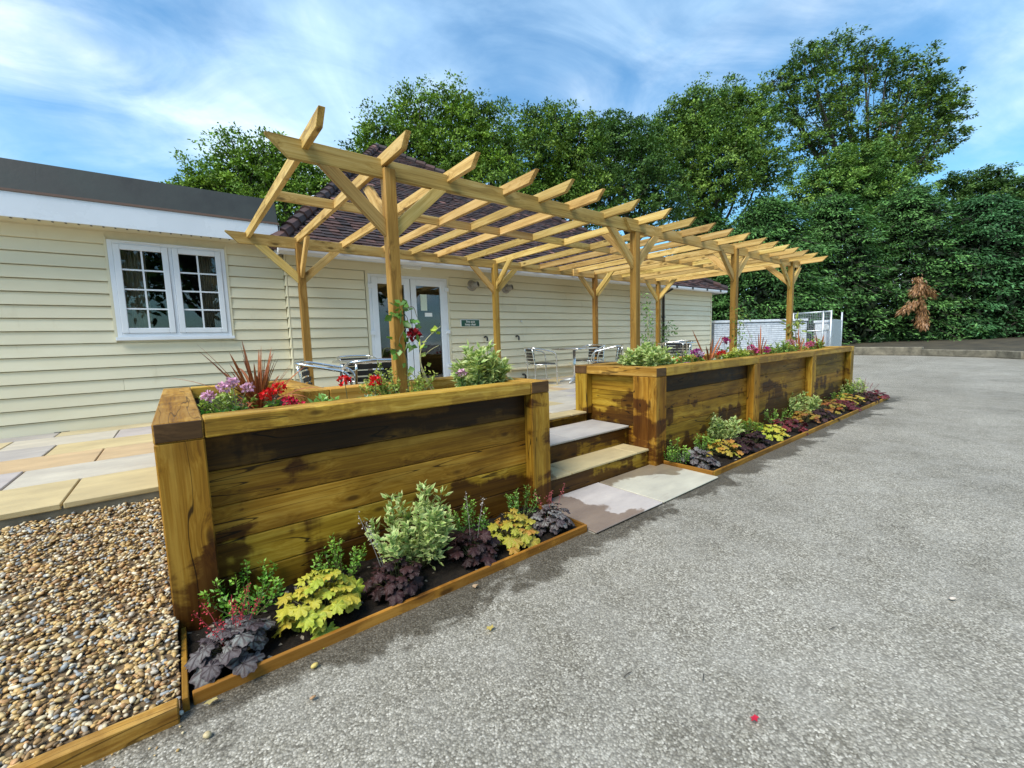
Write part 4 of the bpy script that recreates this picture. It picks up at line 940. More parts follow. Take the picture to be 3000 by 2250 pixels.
for i, (px, py, w, h, k, lab, fl) in enumerate([(2052, 1361, .42, .17, 'silver', 'silver purple heuchera in the front corner of right bed', None), (2118, 1334, .46, .18, 'gold', 'golden heuchera beside the corner silver one in right bed', None),
        (2160, 1322, .44, .16, 'black', 'black leaved heuchera overhanging the edging of right bed', None), (2205, 1302, .42, .18, 'black', 'black leaved heuchera just below the first right bed shrubs', None), (2259, 1280, .46, .17, 'lime', 'yellow heuchera between black and burgundy ones in right bed', None),
        (2307, 1260, .58, .18, 'burgundy', 'burgundy red heuchera at the middle of right bed', None), (2358, 1236, .54, .18, 'orange', 'orange and yellow heuchera below the middle variegated bush', None), (2405, 1229, .50, .16, 'black', 'small black heuchera at the edging past the orange one', None),
        (2428, 1204, .60, .20, 'orange', 'bronze orange heuchera in the far half of right bed', None), (2470, 1198, .60, .18, 'burgundy', 'burgundy heuchera in the far half of right bed', None), (2484, 1182, .60, .18, 'gold', 'golden heuchera under the far variegated bush', None),
        (2530, 1176, .64, .20, 'black', 'dark heuchera with pink flower stems at the far end of right bed', (0.32, 0.10, 0.12)), (2562, 1166, .6, .18, 'burgundy', 'dark red heuchera filling the last corner of right bed', None)]):
    heuchera(rb(px, py), w, h, k, lab, 50+i, 44, .10, fl, .30, 8)

# ---- planter plants
PS = .985
def pl(px, py, dz=0.0): p = at(px, py, z=PS+dz); p[2] = PS-.01; p[1] = min(max(p[1], .26), 1.0); return p
M_CORD = rleaf_mat('cordyline_leaf', (.5, .5, .5), (1.35, 1.35, 1.2), .4, .12)
def sword(name, L, wd, bend, seed, cols):
    r = np.random.default_rng(seed); n = 12; V = []; C = []; F = []
    for i in range(n+1):
        u = i/n; wv = wd*(.55+.9*u)*(1-u**3)*.5+.0004; x = L*u*math.cos(bend*u*u*.9)*.999; 
        ang = bend*u*u; px_ = L*(u-.16*bend*bend*u**4); pz = -L*bend*.42*u**2.4
        for s, dz in ((-1, 0), (0, -wd*.18), (1, 0)):
            V.append((px_, s*wv, pz+dz*(1-u))); C.append(tuple(np.array(cols[0])*(1-u)+np.array(cols[1])*u) if s else cols[2])
        if i:
            a = 3*(i-1); F += [(a, a+3, a+4), (a, a+4, a+1), (a+1, a+4, a+5), (a+1, a+5, a+2)]
    return np_mesh(name, V, F, M_CORD, C, True)
CR = [(0.34, 0.075, 0.018), (0.20, 0.042, 0.02), (0.40, 0.15, 0.055)]
SW = [sword('cordyline_leaf', 1.0, .048, b, i, CR) for i, b in enumerate((.05, .25, .6, 1.0))]
CD = [(0.06, 0.05, 0.045), (0.05, 0.04, 0.04), (0.09, 0.08, 0.07)]
SD = [sword('dark_leaf', 1.0, .05, b, i, CD) for i, b in enumerate((.1, .3, .6, .9))]
def cordyline(pos, n, L, label, seed, extra=(), sw=SW, wide=1.0):
    r = np.random.default_rng(seed); pos = np.array(pos, float); t_ = thing('cordyline', label, 'plant', pos, 'red cordylines in the planters')
    def lf(az, el, ln, k):
        o = bpy.data.objects.new('leaf', sw[k]); COL.objects.link(o)
        o.matrix_basis = Matrix.Translation((math.cos(az)*.012, math.sin(az)*.012, 0)) @ Matrix.Rotation(az, 4, 'Z') @ Matrix.Rotation(-el, 4, 'Y') @ Matrix.Rotation(r.normal(0, .3), 4, 'X') @ Matrix.Diagonal((ln, ln*wide*min(1.3, .32/ln+.35), ln, 1))
        o.parent = t_
    for i in range(n):
        az = i*2.4+r.normal(0, .3); q = r.random(); lf(az, R_(86-58*q**1.1), L*r.uniform(.5, 1.0)*(1.0-.15*q), int(min(3, q*3.2+r.uniform(0, .9))))
    for az, el, ln, k in extra: lf(R_(az), R_(el), ln, k)
    MB().tube([pos+np.array([0, 0, -.03]), pos+np.array([0, 0, .05])], [.02, .014], 8).build('stem', M_TWIG, t_); return t_
def bloom(pos, rad, colr, r, n=60, size=.02, flat=.75):
    d = rdir(r, n, .35); P = np.array(pos)+d*rad*np.array([1, 1, flat])*r.uniform(.55, 1.0, (n, 1))
    return leaves_np(P, unit(d+r.normal(size=(n, 3))*.8), d, size*r.uniform(.8, 1.3, n), size*r.uniform(.8, 1.2, n), np.array(colr)[None]*r.uniform(.65, 1.25, (n, 1)))
def geranium(pos, heads, label, seed, colr=(0.62, 0.012, 0.02), nleaf=26, w=.2, h=.13, leafc=(0.13, 0.24, 0.04), name='geranium', hr=.035, group='flowering plants in the planters', lsize=.05, psize=.021):
    """heads: list of (dx, dy, dz) of flower heads relative to pos"""
    r = np.random.default_rng(seed); pos = np.array(pos, float); t_ = thing(name, label, 'flower', pos, group); parts = []; st_ = MB()
    for hx in heads:
        e = pos+np.array(hx[:3]); st_.tube(smooth_path([pos, pos*.5+e*.5+np.array([0, 0, .03]), e], 4), .0025, 5, False)
        o = bloom(e, hr, hx[3] if len(hx) > 3 else colr, r, size=psize, n=70)
        stuff(obj('flower_head', np_mesh('flower_head', o[0], o[1], M_PETAL, o[2]), t_))
    n = nleaf*3; P = pos+np.stack([r.normal(0, w*.30, n), r.normal(0, w*.30, n), r.uniform(.02, h, n)], 1); D = unit(P-pos+np.array([0, 0, .02])+r.normal(0, .04, (n, 3)))
    D[:, 2] *= .4; V, F, C = leaves_np(P, D, unit(np.array([0, 0, 1.0])+r.normal(0, .35, (n, 3))), lsize*r.uniform(.6, 1.2, n), lsize*r.uniform(.7, 1.1, n), np.array(leafc)[None]*r.uniform(.6, 1.4, (n, 1)))
    stuff(obj('foliage', np_mesh('foliage', V, F, M_LEAF, C), t_)); st_.build('stems', M_TWIG, t_); return t_
RED = (0.68, 0.012, 0.012); CRIM = (0.50, 0.006, 0.04); PINK = (0.62, 0.28, 0.55); MAG = (0.52, 0.04, 0.26); PUR = (0.34, 0.05, 0.24); LIL = (0.74, 0.42, 0.62)
# left planter
cordyline(pl(742, 1190), 60, .52, 'red cordyline with long arching strap leaves in left planter', 70,
          [(200, 62, .62, 1), (150, 58, .60, 1), (120, 80, .55, 0), (100, 62, .58, 3), (60, 66, .56, 2), (20, 58, .50, 1), (0, 50, .46, 1), (-20, 40, .52, 3), (185, 45, .60, 2), (-40, 58, .40, 1)])
small_shrub((.36, .80, PS), .20, .30, 'yellow green phlox with lilac flowers at the left of left planter', 71, 16, .03, (0.28, 0.38, 0.07), 'phlox', 'flower', 'flowering plants in the planters', 38, None, .4, 1.1, young=(0.36, 0.46, 0.10))
geranium((.40, .62, PS), [(-.06, -.02, .22), (-.14, .02, .17), (.08, .06, .20), (.0, .10, .24)], 'lilac pink flower heads rising behind the red cordyline', 72, LIL, 6, .1, .08, name='phlox_flower', hr=.034)
small_shrub((.30, .45, PS), .09, .28, 'low dark green primrose clump behind the left planter corner', 73, 14, .05, (0.08, 0.22, 0.03), 'primrose', 'plant', 'leafy clumps in the planters', 18, None, .5, 1.3)
small_shrub((.44, .31, PS), .08, .22, 'pale green leafy clump beside the foot of the red cordyline', 74, 10, .045, (0.18, 0.36, 0.06), 'primrose', 'plant', 'leafy clumps in the planters', 16, None, .45, 1.3)
geranium((.60, .55, PS), [(-.03, -.02, .16, RED), (.05, .03, .19, RED)], 'scarlet geranium half hidden behind the red cordyline', 75, RED, 12, .14, .1, hr=.045)
geranium((.665, .36, PS), [(.0, .0, .115, CRIM)], 'crimson geranium head right of the red cordyline, higher one', 76, CRIM, 10, .14, .08, hr=.045)
geranium((.70, .265, PS), [(.01, -.01, .075, CRIM)], 'crimson geranium head touching the front cap of left planter', 77, CRIM, 8, .14, .06, hr=.045)
small_shrub((.86, .30, PS), .17, .14, 'light green sage sprig in front of left planter notch', 78, 5, .055, (0.24, 0.42, 0.10), 'sage', 'plant', 'leafy clumps in the planters', 18, None, .45)
geranium((1.03, .37, PS), [(-.015, 0, .22, RED)], 'red geranium on a tall thin stem with bronze leaves', 79, RED, 10, .2, .08, (0.28, 0.16, 0.04), hr=.042)
geranium((1.24, .42, PS), [(.0, -.02, .20, RED)], 'round red geranium head in front of the chair slats', 80, RED, 8, .14, .08, hr=.044)
small_shrub((1.17, .29, PS), .10, .15, 'tiny grey and white variegated plant behind left front cap', 81, 7, .04, (0.20, 0.30, 0.14), 'edging_plant', 'plant', 'leafy clumps in the planters', 18, (0.62, 0.66, 0.50), .5)
small_shrub((1.52, .62, PS), .34, .62, 'yellow green box shrub around the foot of front left pergola post', 82, 26, .026, (0.26, 0.34, 0.05), 'box_shrub', 'shrub', 'small green planter shrubs', 46, None, .55, young=(0.42, 0.46, 0.10))
small_shrub((1.62, .36, PS), .08, .22, 'dark green primrose leaves behind left front cap near the rose', 83, 10, .05, (0.06, 0.18, 0.03), 'primrose', 'plant', 'leafy clumps in the planters', 16, None, .5, 1.3)
small_shrub((1.92, .36, PS), .09, .26, 'light green primrose leaves between rose and variegated bush', 84, 11, .05, (0.16, 0.32, 0.05), 'primrose', 'plant', 'leafy clumps in the planters', 16, None, .5, 1.3)
geranium((1.98, .42, PS), [(.0, .0, .20, (0.62, 0.36, 0.50))], 'pale pink geranium at the left of the variegated bush', 85, PINK, 5, .1, .07, hr=.038)
varieg((2.17, .48, PS), .42, .54, 'bushy variegated shrub at the right end of left planter', 86, 30, 60, .07, group='variegated shrubs')
def climber(name, label, pts, seed, nl, leaf, colr, cat='climber', blooms=(), extra=(), thorn=M_TWIG, spread=.05, wid=.75, group='climbers on the pergola posts'):
    r = np.random.default_rng(seed); t_ = thing(name, label, cat, pts[0], group); st_ = MB(); P = []
    for pth in [pts]+list(extra):
        q = smooth_path(pth, 6); st_.tube(q, [max(.002, .005*(1-.6*i/len(q))) for i in range(len(q))], 5, False)
    q = np.array(smooth_path(pts, 8)); i = r.integers(int(len(q)*.15), len(q), nl); P = q[i]+r.normal(0, spread, (nl, 3)); D = rdir(r, nl, -.1)
    D[:, 2] -= .25; V, F, C = leaves_np(P, D, unit(np.array([-.4, -.6, .8])+r.normal(0, .5, (nl, 3))), leaf*r.uniform(.6, 1.2, nl), leaf*wid*r.uniform(.8, 1.1, nl), np.array(colr)[None]*r.uniform(.55, 1.5, (nl, 1)))
    stuff(obj('foliage', np_mesh('foliage', V, F, M_LEAF, C), t_)); st_.build('stems', thorn, t_)
    for b, rad, c in blooms:
        o = bloom(b, rad, c, r, 90, rad*.75, .95); stuff(obj('bloom', np_mesh('bloom', o[0], o[1], M_PETAL, o[2]), t_))
    return t_
rb0 = np.array([1.70, .86, PS])
def Q(px, py, y=.93): return at(px, py, y=y)
climber('climbing_rose', 'climbing rose with one dark red bloom on front left post', [rb0, Q(1190, 1050), Q(1170, 1000), Q(1195, 940), Q(1170, 900), Q(1190, 880)], 90, 46, .085, (0.09, 0.20, 0.03),
        blooms=[(Q(1212, 979, .90), .045, (0.30, 0.004, 0.012))], extra=[[Q(1195, 985), Q(1212, 975, .9)], [Q(1175, 1030), Q(1130, 1020), Q(1120, 1045)], [Q(1185, 905), Q(1210, 900), Q(1222, 930)]], spread=.06)
climber('rose_bush', 'sparse rose bush of bare pale stems in front of glass doors', [np.array([1.86, .70, PS]), Q(1232, 1060, .72), Q(1240, 1010, .72), Q(1262, 980, .72), Q(1292, 955, .72)], 91, 9, .07, (0.34, 0.42, 0.05), 'shrub',
        extra=[[np.array([1.84, .70, PS]), Q(1215, 1105, .72), Q(1200, 1085, .72)], [np.array([1.88, .70, PS]), Q(1237, 1090, .72), Q(1232, 1010, .72), Q(1229, 995, .72)], [Q(1240, 1045, .72), Q(1262, 1025, .72), Q(1285, 1012, .72)], [np.array([1.9, .7, PS]), Q(1249, 1105, .72), Q(1248, 1095, .72)]], thorn=M_PALETWIG, spread=.03, group='climbers on the pergola posts')
# right planter
varieg((4.72, .50, PS), .36, .62, 'bushy variegated shrub at the near end of right planter', 92, 34, 62, .07, group='variegated shrubs')
def rpl(px, x_off=0, y=.42): p = at(px, 1040, y=y); return np.array([p[0]+x_off, y, PS])
geranium(rpl(1968, y=.38), [(0, 0, .13, RED)], 'large bright red geranium head beside right planter variegated bush', 93, RED, 12, .2, .1, hr=.06, psize=.026)
geranium(rpl(1944, y=.40), [(0, 0, .17, (0.62, 0.06, 0.02))], 'small orange red geranium just left of the large red one', 94, RED, 6, .14, .1, hr=.035)
small_shrub(rpl(1996, y=.6), .26, .34, 'leafy green shrub behind the large red geranium', 95, 14, .04, (0.20, 0.32, 0.05), 'box_shrub', 'shrub', 'small green planter shrubs', 36, None, .5, young=(0.34, 0.45, 0.08))
geranium(rpl(2040, y=.5), [(-.05, 0, .20, PUR), (.05, .02, .22, PUR), (0, -.04, .19, (0.6, 0.45, 0.62)), (.13, 0, .17, PUR)], 'purple and white phlox left of the first right cordyline', 96, PUR, 20, .22, .12, hr=.05, name='phlox', psize=.026)
geranium(rpl(2012, y=.34), [(0, 0, .08, (0.5, 0.25, 0.35))], 'small pale pink flower behind the right front cap', 97, PINK, 10, .16, .06, hr=.03)
cordyline(rpl(2078, y=.42), 20, .44, 'red cordyline nearest the steps in right planter', 98, [(160, 62, .62, 0), (10, 48, .66, 1), (15, 42, .55, 1), (200, 50, .45, 1), (-10, 55, .55, 0)])
geranium(rpl(2122, y=.75), [(0, 0, .36, (0.35, 0.02, 0.14)), (.08, 0, .34, (0.35, 0.02, 0.14))], 'maroon flower heads on tall stems by front right pergola post', 99, MAG, 10, .2, .2, hr=.05, name='pelargonium', psize=.026)
geranium(rpl(2108, y=.5), [(0, 0, .17, RED), (.12, 0, .18, RED)], 'two small red flowers right of the nearest right cordyline', 100, RED, 12, .2, .1, hr=.035)
small_shrub(rpl(2150, y=.5), .24, .46, 'yellow green shrub at the foot of third front pergola post', 101, 18, .045, (0.28, 0.36, 0.05), 'box_shrub', 'shrub', 'small green planter shrubs', 40, None, .5, young=(0.42, 0.46, 0.08))
small_shrub(rpl(2105, y=.32), .12, .26, 'white edged low plant behind right front cap', 102, 10, .045, (0.20, 0.30, 0.12), 'edging_plant', 'plant', 'leafy clumps in the planters', 20, (0.6, 0.64, 0.48), .5)
cordyline(rpl(2226, y=.42), 18, .5, 'red cordyline at the middle of right planter', 103, [(120, 72, .72, 0), (100, 82, .5, 0), (20, 66, .66, 0), (5, 50, .5, 1), (170, 50, .45, 1)])
geranium(rpl(2200, y=.5), [(0, 0, .22, (0.55, 0.05, 0.20)), (.1, -.04, .16, (0.55, 0.05, 0.20))], 'pink flowers left of the middle right cordyline', 104, MAG, 14, .24, .12, hr=.05, psize=.026)
geranium(rpl(2246, y=.42), [(0, 0, .17, (0.5, 0.02, 0.22))], 'magenta flower right of the middle right cordyline', 105, MAG, 14, .24, .1, hr=.05, psize=.028)
small_shrub(rpl(2292, y=.6), .32, .6, 'feathery green shrub left of the last front pergola post', 106, 18, .05, (0.18, 0.30, 0.05), 'box_shrub', 'shrub', 'small green planter shrubs', 40, None, .4, young=(0.34, 0.44, 0.08))
geranium(rpl(2312, y=.6), [(0, 0, .26, LIL), (.12, 0, .24, LIL), (.3, -.1, .2, (.7, .68, .66))], 'lilac and white flowers in front of last pergola post', 107, LIL, 16, .3, .14, hr=.06, name='phlox', psize=.03)
cordyline(rpl(2338, y=.42), 16, .5, 'red cordyline in front of the last pergola post', 108, [(130, 76, .6, 0), (20, 66, .62, 0), (0, 50, .5, 1)])
geranium(rpl(2366, y=.5), [(0, 0, .18, (0.6, 0.12, 0.25)), (.2, 0, .2, (0.6, 0.12, 0.25))], 'pink flowers between the last two right cordylines', 109, MAG, 14, .3, .12, hr=.06, psize=.03)
small_shrub(rpl(2380, y=.6), .30, .5, 'light green shrub near the far end of right planter', 110, 14, .05, (0.26, 0.36, 0.05), 'box_shrub', 'shrub', 'small green planter shrubs', 36, None, .45)
cordyline(rpl(2403, y=.45), 14, .55, 'last red cordyline at the far end of right planter', 111, [(130, 78, .62, 0), (40, 62, .5, 0)])
cordyline(at(2002, 1000, y=.92)*np.array([1, 1, 0])+np.array([0, 0, PS]), 12, .42, 'dark spiky cordyline at the back of right planter', 112, sw=SD, wide=.6)
climber('clematis', 'leafy clematis up a pale cane beside second front pergola post', [np.array([5.36, .93, PS]), Q(1903, 1000), Q(1898, 950), Q(1900, 910), Q(1895, 870)], 113, 150, .06, (0.13, 0.24, 0.05), spread=.055, wid=.35, extra=[[Q(1897, 1080), Q(1896, 940)], [np.array([5.5, .93, PS]), Q(1912, 1000), Q(1918, 950), Q(1908, 925)]], thorn=M_PALETWIG)
climber('clematis', 'leafy clematis climbing beside the third front pergola post', [np.array([8.35, .93, PS]), Q(2168, 1010), Q(2166, 970), Q(2168, 935), Q(2160, 925)], 114, 150, .07, (0.18, 0.28, 0.05), spread=.085, wid=.4, extra=[[np.array([8.5, .93, PS]), Q(2195, 990), Q(2200, 975)]])
climber('clematis', 'drooping leafy climber tied beside the last front pergola post', [np.array([11.0, .93, PS]), Q(2330, 980), Q(2328, 950), Q(2332, 938), Q(2342, 955), Q(2345, 990)], 115, 60, .15, (0.22, 0.28, 0.06), spread=.07, wid=.4)
climber('wall_shrub', 'thin leafy shrub at the wall right of the downpipe', [np.array([12.35, 4.6, ZT]), at(1955, 1000, y=4.6), at(1952, 970, y=4.6), at(1950, 955, y=4.6)], 116, 90, .13, (0.10, 0.20, 0.05), 'shrub', spread=.14, wid=.4, group='plants along the wall')
# bark chips showing in the left planter corner
r = np.random.default_rng(5); n = 500; P = np.stack([r.uniform(.21, .8, n), r.uniform(.21, 1.0, n), np.full(n, PS+.012)], 1)
V, F, C = leaves_np(P, rdir(r, n)*np.array([1, 1, .3]), rdir(r, n, 1.5), r.uniform(.015, .04, n), r.uniform(.008, .016, n), np.array([(0.07, 0.045, 0.03)])*r.uniform(.4, 1.8, (n, 1)))
tag(obj('bark_mulch', np_mesh('bark_mulch', V, F, M_BARKCHIP, C)), 'dark bark chips on the soil at the left of left planter', 'mulch', kind='stuff')

# ================================================================== FURNITURE
def make_chair():
    t_ = thing('bistro_chair', 'chair', 'chair'); 
    for s in (-1, 1):
        MB().tube(smooth_path([(s*.20, -.23, 0), (s*.205, -.215, .30), (s*.20, -.235, .50), (s*.195, -.27, .735)], 4), .0125, 8).build('rear_leg', M_ALU, t_, True)
    pts = [(-.255, .24, 0), (-.265, .235, .35), (-.27, .225, .56), (-.272, .17, .655), (-.27, .05, .69), (-.262, -.15, .735), (-.235, -.25, .755), (-.15, -.295, .762), (0, -.305, .765)]
    pts = pts+[(-x, y, z) for x, y, z in pts[-2::-1]]
    MB().tube(smooth_path(pts, 5), .0145, 8).build('arm_frame', M_ALU, t_, True)
    sf = MB(); sf.tube([(-.26, .22, .42), (.26, .22, .42)], .011, 8); sf.tube([(-.205, -.215, .42), (.205, -.215, .42)], .011, 8)
    for s in (-1, 1): sf.tube([(s*.26, .225, .42), (s*.205, -.215, .42)], .011, 8)
    sf.build('seat_frame', M_ALU, t_, True)
    for i in range(5): y = .19-i*.085; MB().box(-.225+.008*i, .225-.008*i, y-.036, y+.036, .431, .443).build('seat_slat', M_SLAT, t_, bevel=.003)
    for i, z in enumerate((.49, .555, .62, .685)): 
        y = -.238-.14*(z-.49); m = MB()
        for k in range(6):
            a, b = -.195+.39*k/6, -.195+.39*(k+1)/6; ya, yb = y-.02*math.cos(a/.195*1.57)+.02, y-.02*math.cos(b/.195*1.57)+.02
            m.add([(a, ya, z), (b, yb, z), (b, yb+.008, z), (a, ya+.008, z), (a, ya, z+.05), (b, yb, z+.05), (b, yb+.008, z+.05), (a, ya+.008, z+.05)], TF)
        m.build('back_slat', M_SLAT, t_)
    return t_
def make_table():
    t_ = thing('bistro_table', 'table', 'table')
    MB().box(-.345, .345, -.345, .345, .712, .728).build('table_top', M_TABLETOP, t_, bevel=.004)
    rim = MB(); frame_pts = []
    for k in range(4):
        a = k*math.pi/2+math.pi/4; c = np.array([math.cos(a), math.sin(a)])*(.30*math.sqrt(2))
        for j in range(5): b = a-math.pi/4+math.pi/2*j/4; frame_pts.append((c[0]+.055*math.cos(b), c[1]+.055*math.sin(b), .715))
    frame_pts.append(frame_pts[0]); rim.tube(frame_pts, .016, 8); rim.build('rim', M_ALU, t_, True)
    MB().tube([(0, 0, .04), (0, 0, .70)], .03, 16).build('column', M_ALU, t_, True)
    for k in range(4):
        a = k*math.pi/2+.3; d = np.array([math.cos(a), math.sin(a), 0])
        MB().tube([d*.02+np.array([0, 0, .075]), d*.18+np.array([0, 0, .05]), d*.33+np.array([0, 0, .018])], [.035, .026, .018], 8).build('foot', M_GALV, t_, True)
    for k in range(2): MB().box(-.2+.36*k, -.16+.36*k, -.3, .3, .69, .711).build('support_rail', M_ALU, t_)
    return t_
ch0, tb0 = make_chair(), make_table(); used = {}
def place(src, x, y, rz, label, group):
    o = src if src.name not in used else copy_tree(src); used[src.name] = 1
    o.location = (x, y, ZT+.002); o.rotation_euler = (0, 0, R_(rz)); tag(o, label, src['category'], group); return o
place(tb0, 2.12, 2.95, 6, 'square aluminium table in front of the boards left of the doors', 'terrace tables')
place(tb0, 6.70, 3.62, 8, 'square aluminium table at the middle of the terrace behind the steps', 'terrace tables')
place(tb0, 10.6, 3.6, 0, 'square aluminium table at the far end of the terrace', 'terrace tables')
# rz = 0 faces +y
place(ch0, 1.38, 2.08, -112, 'aluminium armchair seen side on behind the left planter notch', 'terrace chairs')
place(ch0, 1.74, 1.86, -8, 'aluminium chair with its back to us by the front left pergola post', 'terrace chairs')
place(ch0, 2.2, 3.62, 176, 'aluminium chair tucked in at the wall side of the left table', 'terrace chairs')
place(ch0, 6.02, 3.92, -108, 'aluminium chair with dark slats standing left of the middle table', 'terrace chairs')
place(ch0, 7.45, 3.85, 96, 'aluminium chair behind the middle table next to rear pergola post', 'terrace chairs')
place(ch0, 6.72, 2.78, 28, 'aluminium chair in front of the middle table nearest right planter', 'terrace chairs')
place(ch0, 9.75, 3.15, -62, 'aluminium chair left of the far terrace table', 'terrace chairs')
place(ch0, 11.35, 3.9, 105, 'aluminium chair right of the far terrace table', 'terrace chairs')

# ================================================================== FAR WALL, CAGE
WA, WB = np.array([15.12, 4.86]), np.array([18.9, 3.22]); wd = (WB-WA)/np.linalg.norm(WB-WA); wn = np.array([wd[1], -wd[0]]); WL = np.linalg.norm(WB-WA); WZ = 1.83
bw = thing('boundary_wall', 'white painted brick wall past the right end of the clubhouse', 'wall', (WA[0], WA[1], 0))
def wpt(s, d, z): q = WA+wd*s+wn*d; return (q[0], q[1], z)
def wbox(m, s0, s1, d0, d1, z0, z1): return m.add([wpt(s0, d0, z0), wpt(s1, d0, z0), wpt(s1, d1, z0), wpt(s0, d1, z0), wpt(s0, d0, z1), wpt(s1, d0, z1), wpt(s1, d1, z1), wpt(s0, d1, z1)], TF)
wbox(MB(), 0, WL, -.22, -.006, -.05, WZ).build('core', M_JOINT, bw)
bm_ = MB(); k = 0; z = 0.0
while z+.065 <= WZ:
    s = -.11 if k % 2 else 0
    while s < WL-.02:
        a, b = max(s, 0)+.006, min(s+.225, WL)-.006
        if b-a > .03: wbox(bm_, a, b, -.004, .006+random.uniform(-.002, .003), z+.007, z+.068)
        s += .225
    z += .075; k += 1
stuff(bm_.build('bricks', M_WBRICK, bw))
for i in range(6): wbox(MB(), WL*i/6+.004, WL*(i+1)/6-.004, -.25, .05, WZ+.002, WZ+.085).build('coping_stone', M_WBRICK, bw, bevel=.008)
pier = thing('brick_pier', 'white painted brick gate pier behind the wire enclosure', 'pier', (19.6, 2.95, 0))
MB().box(19.35, 19.85, 2.72, 3.10, 0, 1.74).build('pier_shaft', M_WBRICK, pier); MB().box(19.31, 19.89, 2.68, 3.14, 1.742, 1.83).build('pier_cap', M_WBRICK, pier, bevel=.01)
cg = thing('wire_enclosure', 'galvanised wire mesh enclosure with frame beside the white wall', 'cage', (19.0, 2.9, 0))
c0, c1, c2 = at(2325, 912, x=18.95), at(2413, 908, x=18.75), at(2436, 910, x=18.6); ct = [np.array([p[0], p[1], 2.15]) for p in (c0, c1, c2)]; cback = ct[2]+np.array([2.6, .35, 0])
for p in ct+[cback]: MB().tube([(p[0], p[1], 0), (p[0], p[1], 2.16)], .03, 8).build('frame_post', M_GALV, cg, True)
for zz in (2.13, 1.45, .1):
    for a, b in zip(ct, ct[1:]): MB().tube([(a[0], a[1], zz), (b[0], b[1], zz)], .024, 8).build('frame_rail', M_GALV, cg, True)
def meshpanel(a, b, z0, z1, stp, rad):
    m = MB(); L = np.linalg.norm((b-a)[:2]); n = int(L/stp)
    for i in range(n+1): q = a+(b-a)*i/n; m.tube([(q[0], q[1], z0), (q[0], q[1], z1)], rad, 3, False)
    for i in range(int((z1-z0)/stp)+1): m.tube([(a[0], a[1], z0+i*stp), (b[0], b[1], z0+i*stp)], rad, 3, False)
    return m
stuff(meshpanel(ct[0], ct[1], .1, 2.12, .06, .004).build('mesh_panel', M_GALV, cg)); stuff(meshpanel(ct[1], ct[2], .1, 2.12, .06, .004).build('mesh_panel', M_GALV, cg)); stuff(meshpanel(ct[2], cback, .1, 1.85, .05, .008).build('mesh_panel', M_GALV, cg))
lk = ct[2]+np.array([-.02, .12, 0]); MB().box(lk[0]-.03, lk[0]+.0, lk[1]-.08, lk[1]+.06, 1.48, 1.66).build('lock_box', M_GALV, cg)

# ================================================================== LOOSE BITS ON THE TARMAC
def loose(px, py, kind, s, c, lab):
    p = at(px, py, z=.012); r = np.random.default_rng(int(px))
    if kind == 'pebble':
        V, F, C = pebbles(np.array([p+np.array([0, 0, s*.2])]), np.array([s]), r); C[:] = c
        tag(obj('loose_pebble', np_mesh('loose_pebble', V, F, M_PEBBLE, C, True)), lab, 'pebble', 'stray pebbles on the tarmac')
    else:
        o = MB(); n = 10; V = [(0, 0, .004)]
        for i in range(n): a = i*6.283/n; q = s*(1 if i % 2 else .6); V.append((q*math.cos(a)*1.4, q*math.sin(a)*.8, .004+r.uniform(0, s*.5)))
        me = np_mesh('fallen_leaf', np.array(V)+p, [(0, 1+i, 1+(i+1) % n) for i in range(n)], M_LEAF, [c]*(n+1)); tag(obj('fallen_leaf', me), lab, 'leaf', 'fallen leaves on the tarmac')
loose(922, 1951, 'pebble', .016, (0.55, 0.42, 0.13), 'yellow pebble on the tarmac below the lime heuchera'); loose(917, 2044, 'pebble', .014, (0.38, 0.22, 0.11), 'brown pebble on the tarmac below the yellow pebble')
loose(605, 2155, 'pebble', .016, (0.5, 0.40, 0.22), 'sandy pebble nearest the bottom edge beside the gravel rail'); loose(478, 2122, 'pebble', .014, (0.46, 0.32, 0.14), 'tan pebble lying against the gravel border rail')
loose(530, 2090, 'pebble', .011, (0.45, 0.46, 0.42), 'small grey pebble at the bed corner peg'); loose(2790, 1754, 'pebble', .014, (0.6, 0.52, 0.45), 'lone pale pebble on open tarmac at right')
loose(1436, 1843, 'leaf', .022, (0.55, 0.42, 0.12), 'pale yellow fallen leaf on open tarmac'); loose(620, 2058, 'leaf', .020, (0.5, 0.40, 0.16), 'crumpled tan leaf by the front edging of left bed')
loose(1392, 1720, 'leaf', .020, (0.52, 0.36, 0.22), 'pinkish fallen leaf against the left bed edging'); loose(2210, 2110, 'leaf', .018, (0.55, 0.02, 0.05), 'red fallen petal on the tarmac in the foreground')
for px, py, lab in ((1840, 1975, 'small dark twig on the tarmac left of the red petal'), (2060, 1985, 'dark twig on the tarmac above the red petal'), (2440, 1840, 'thin twig on the tarmac at mid right')):
    p = at(px, py, z=.008); a = random.uniform(-.5, .5); d = np.array([math.cos(a), math.sin(a), 0])*.025
    tag(MB().tube([p-d, p+d*.2+np.array([0, 0, .004]), p+d], [.0015, .002, .001], 5).build('twig', M_BARK), lab, 'twig', 'twigs on the tarmac')
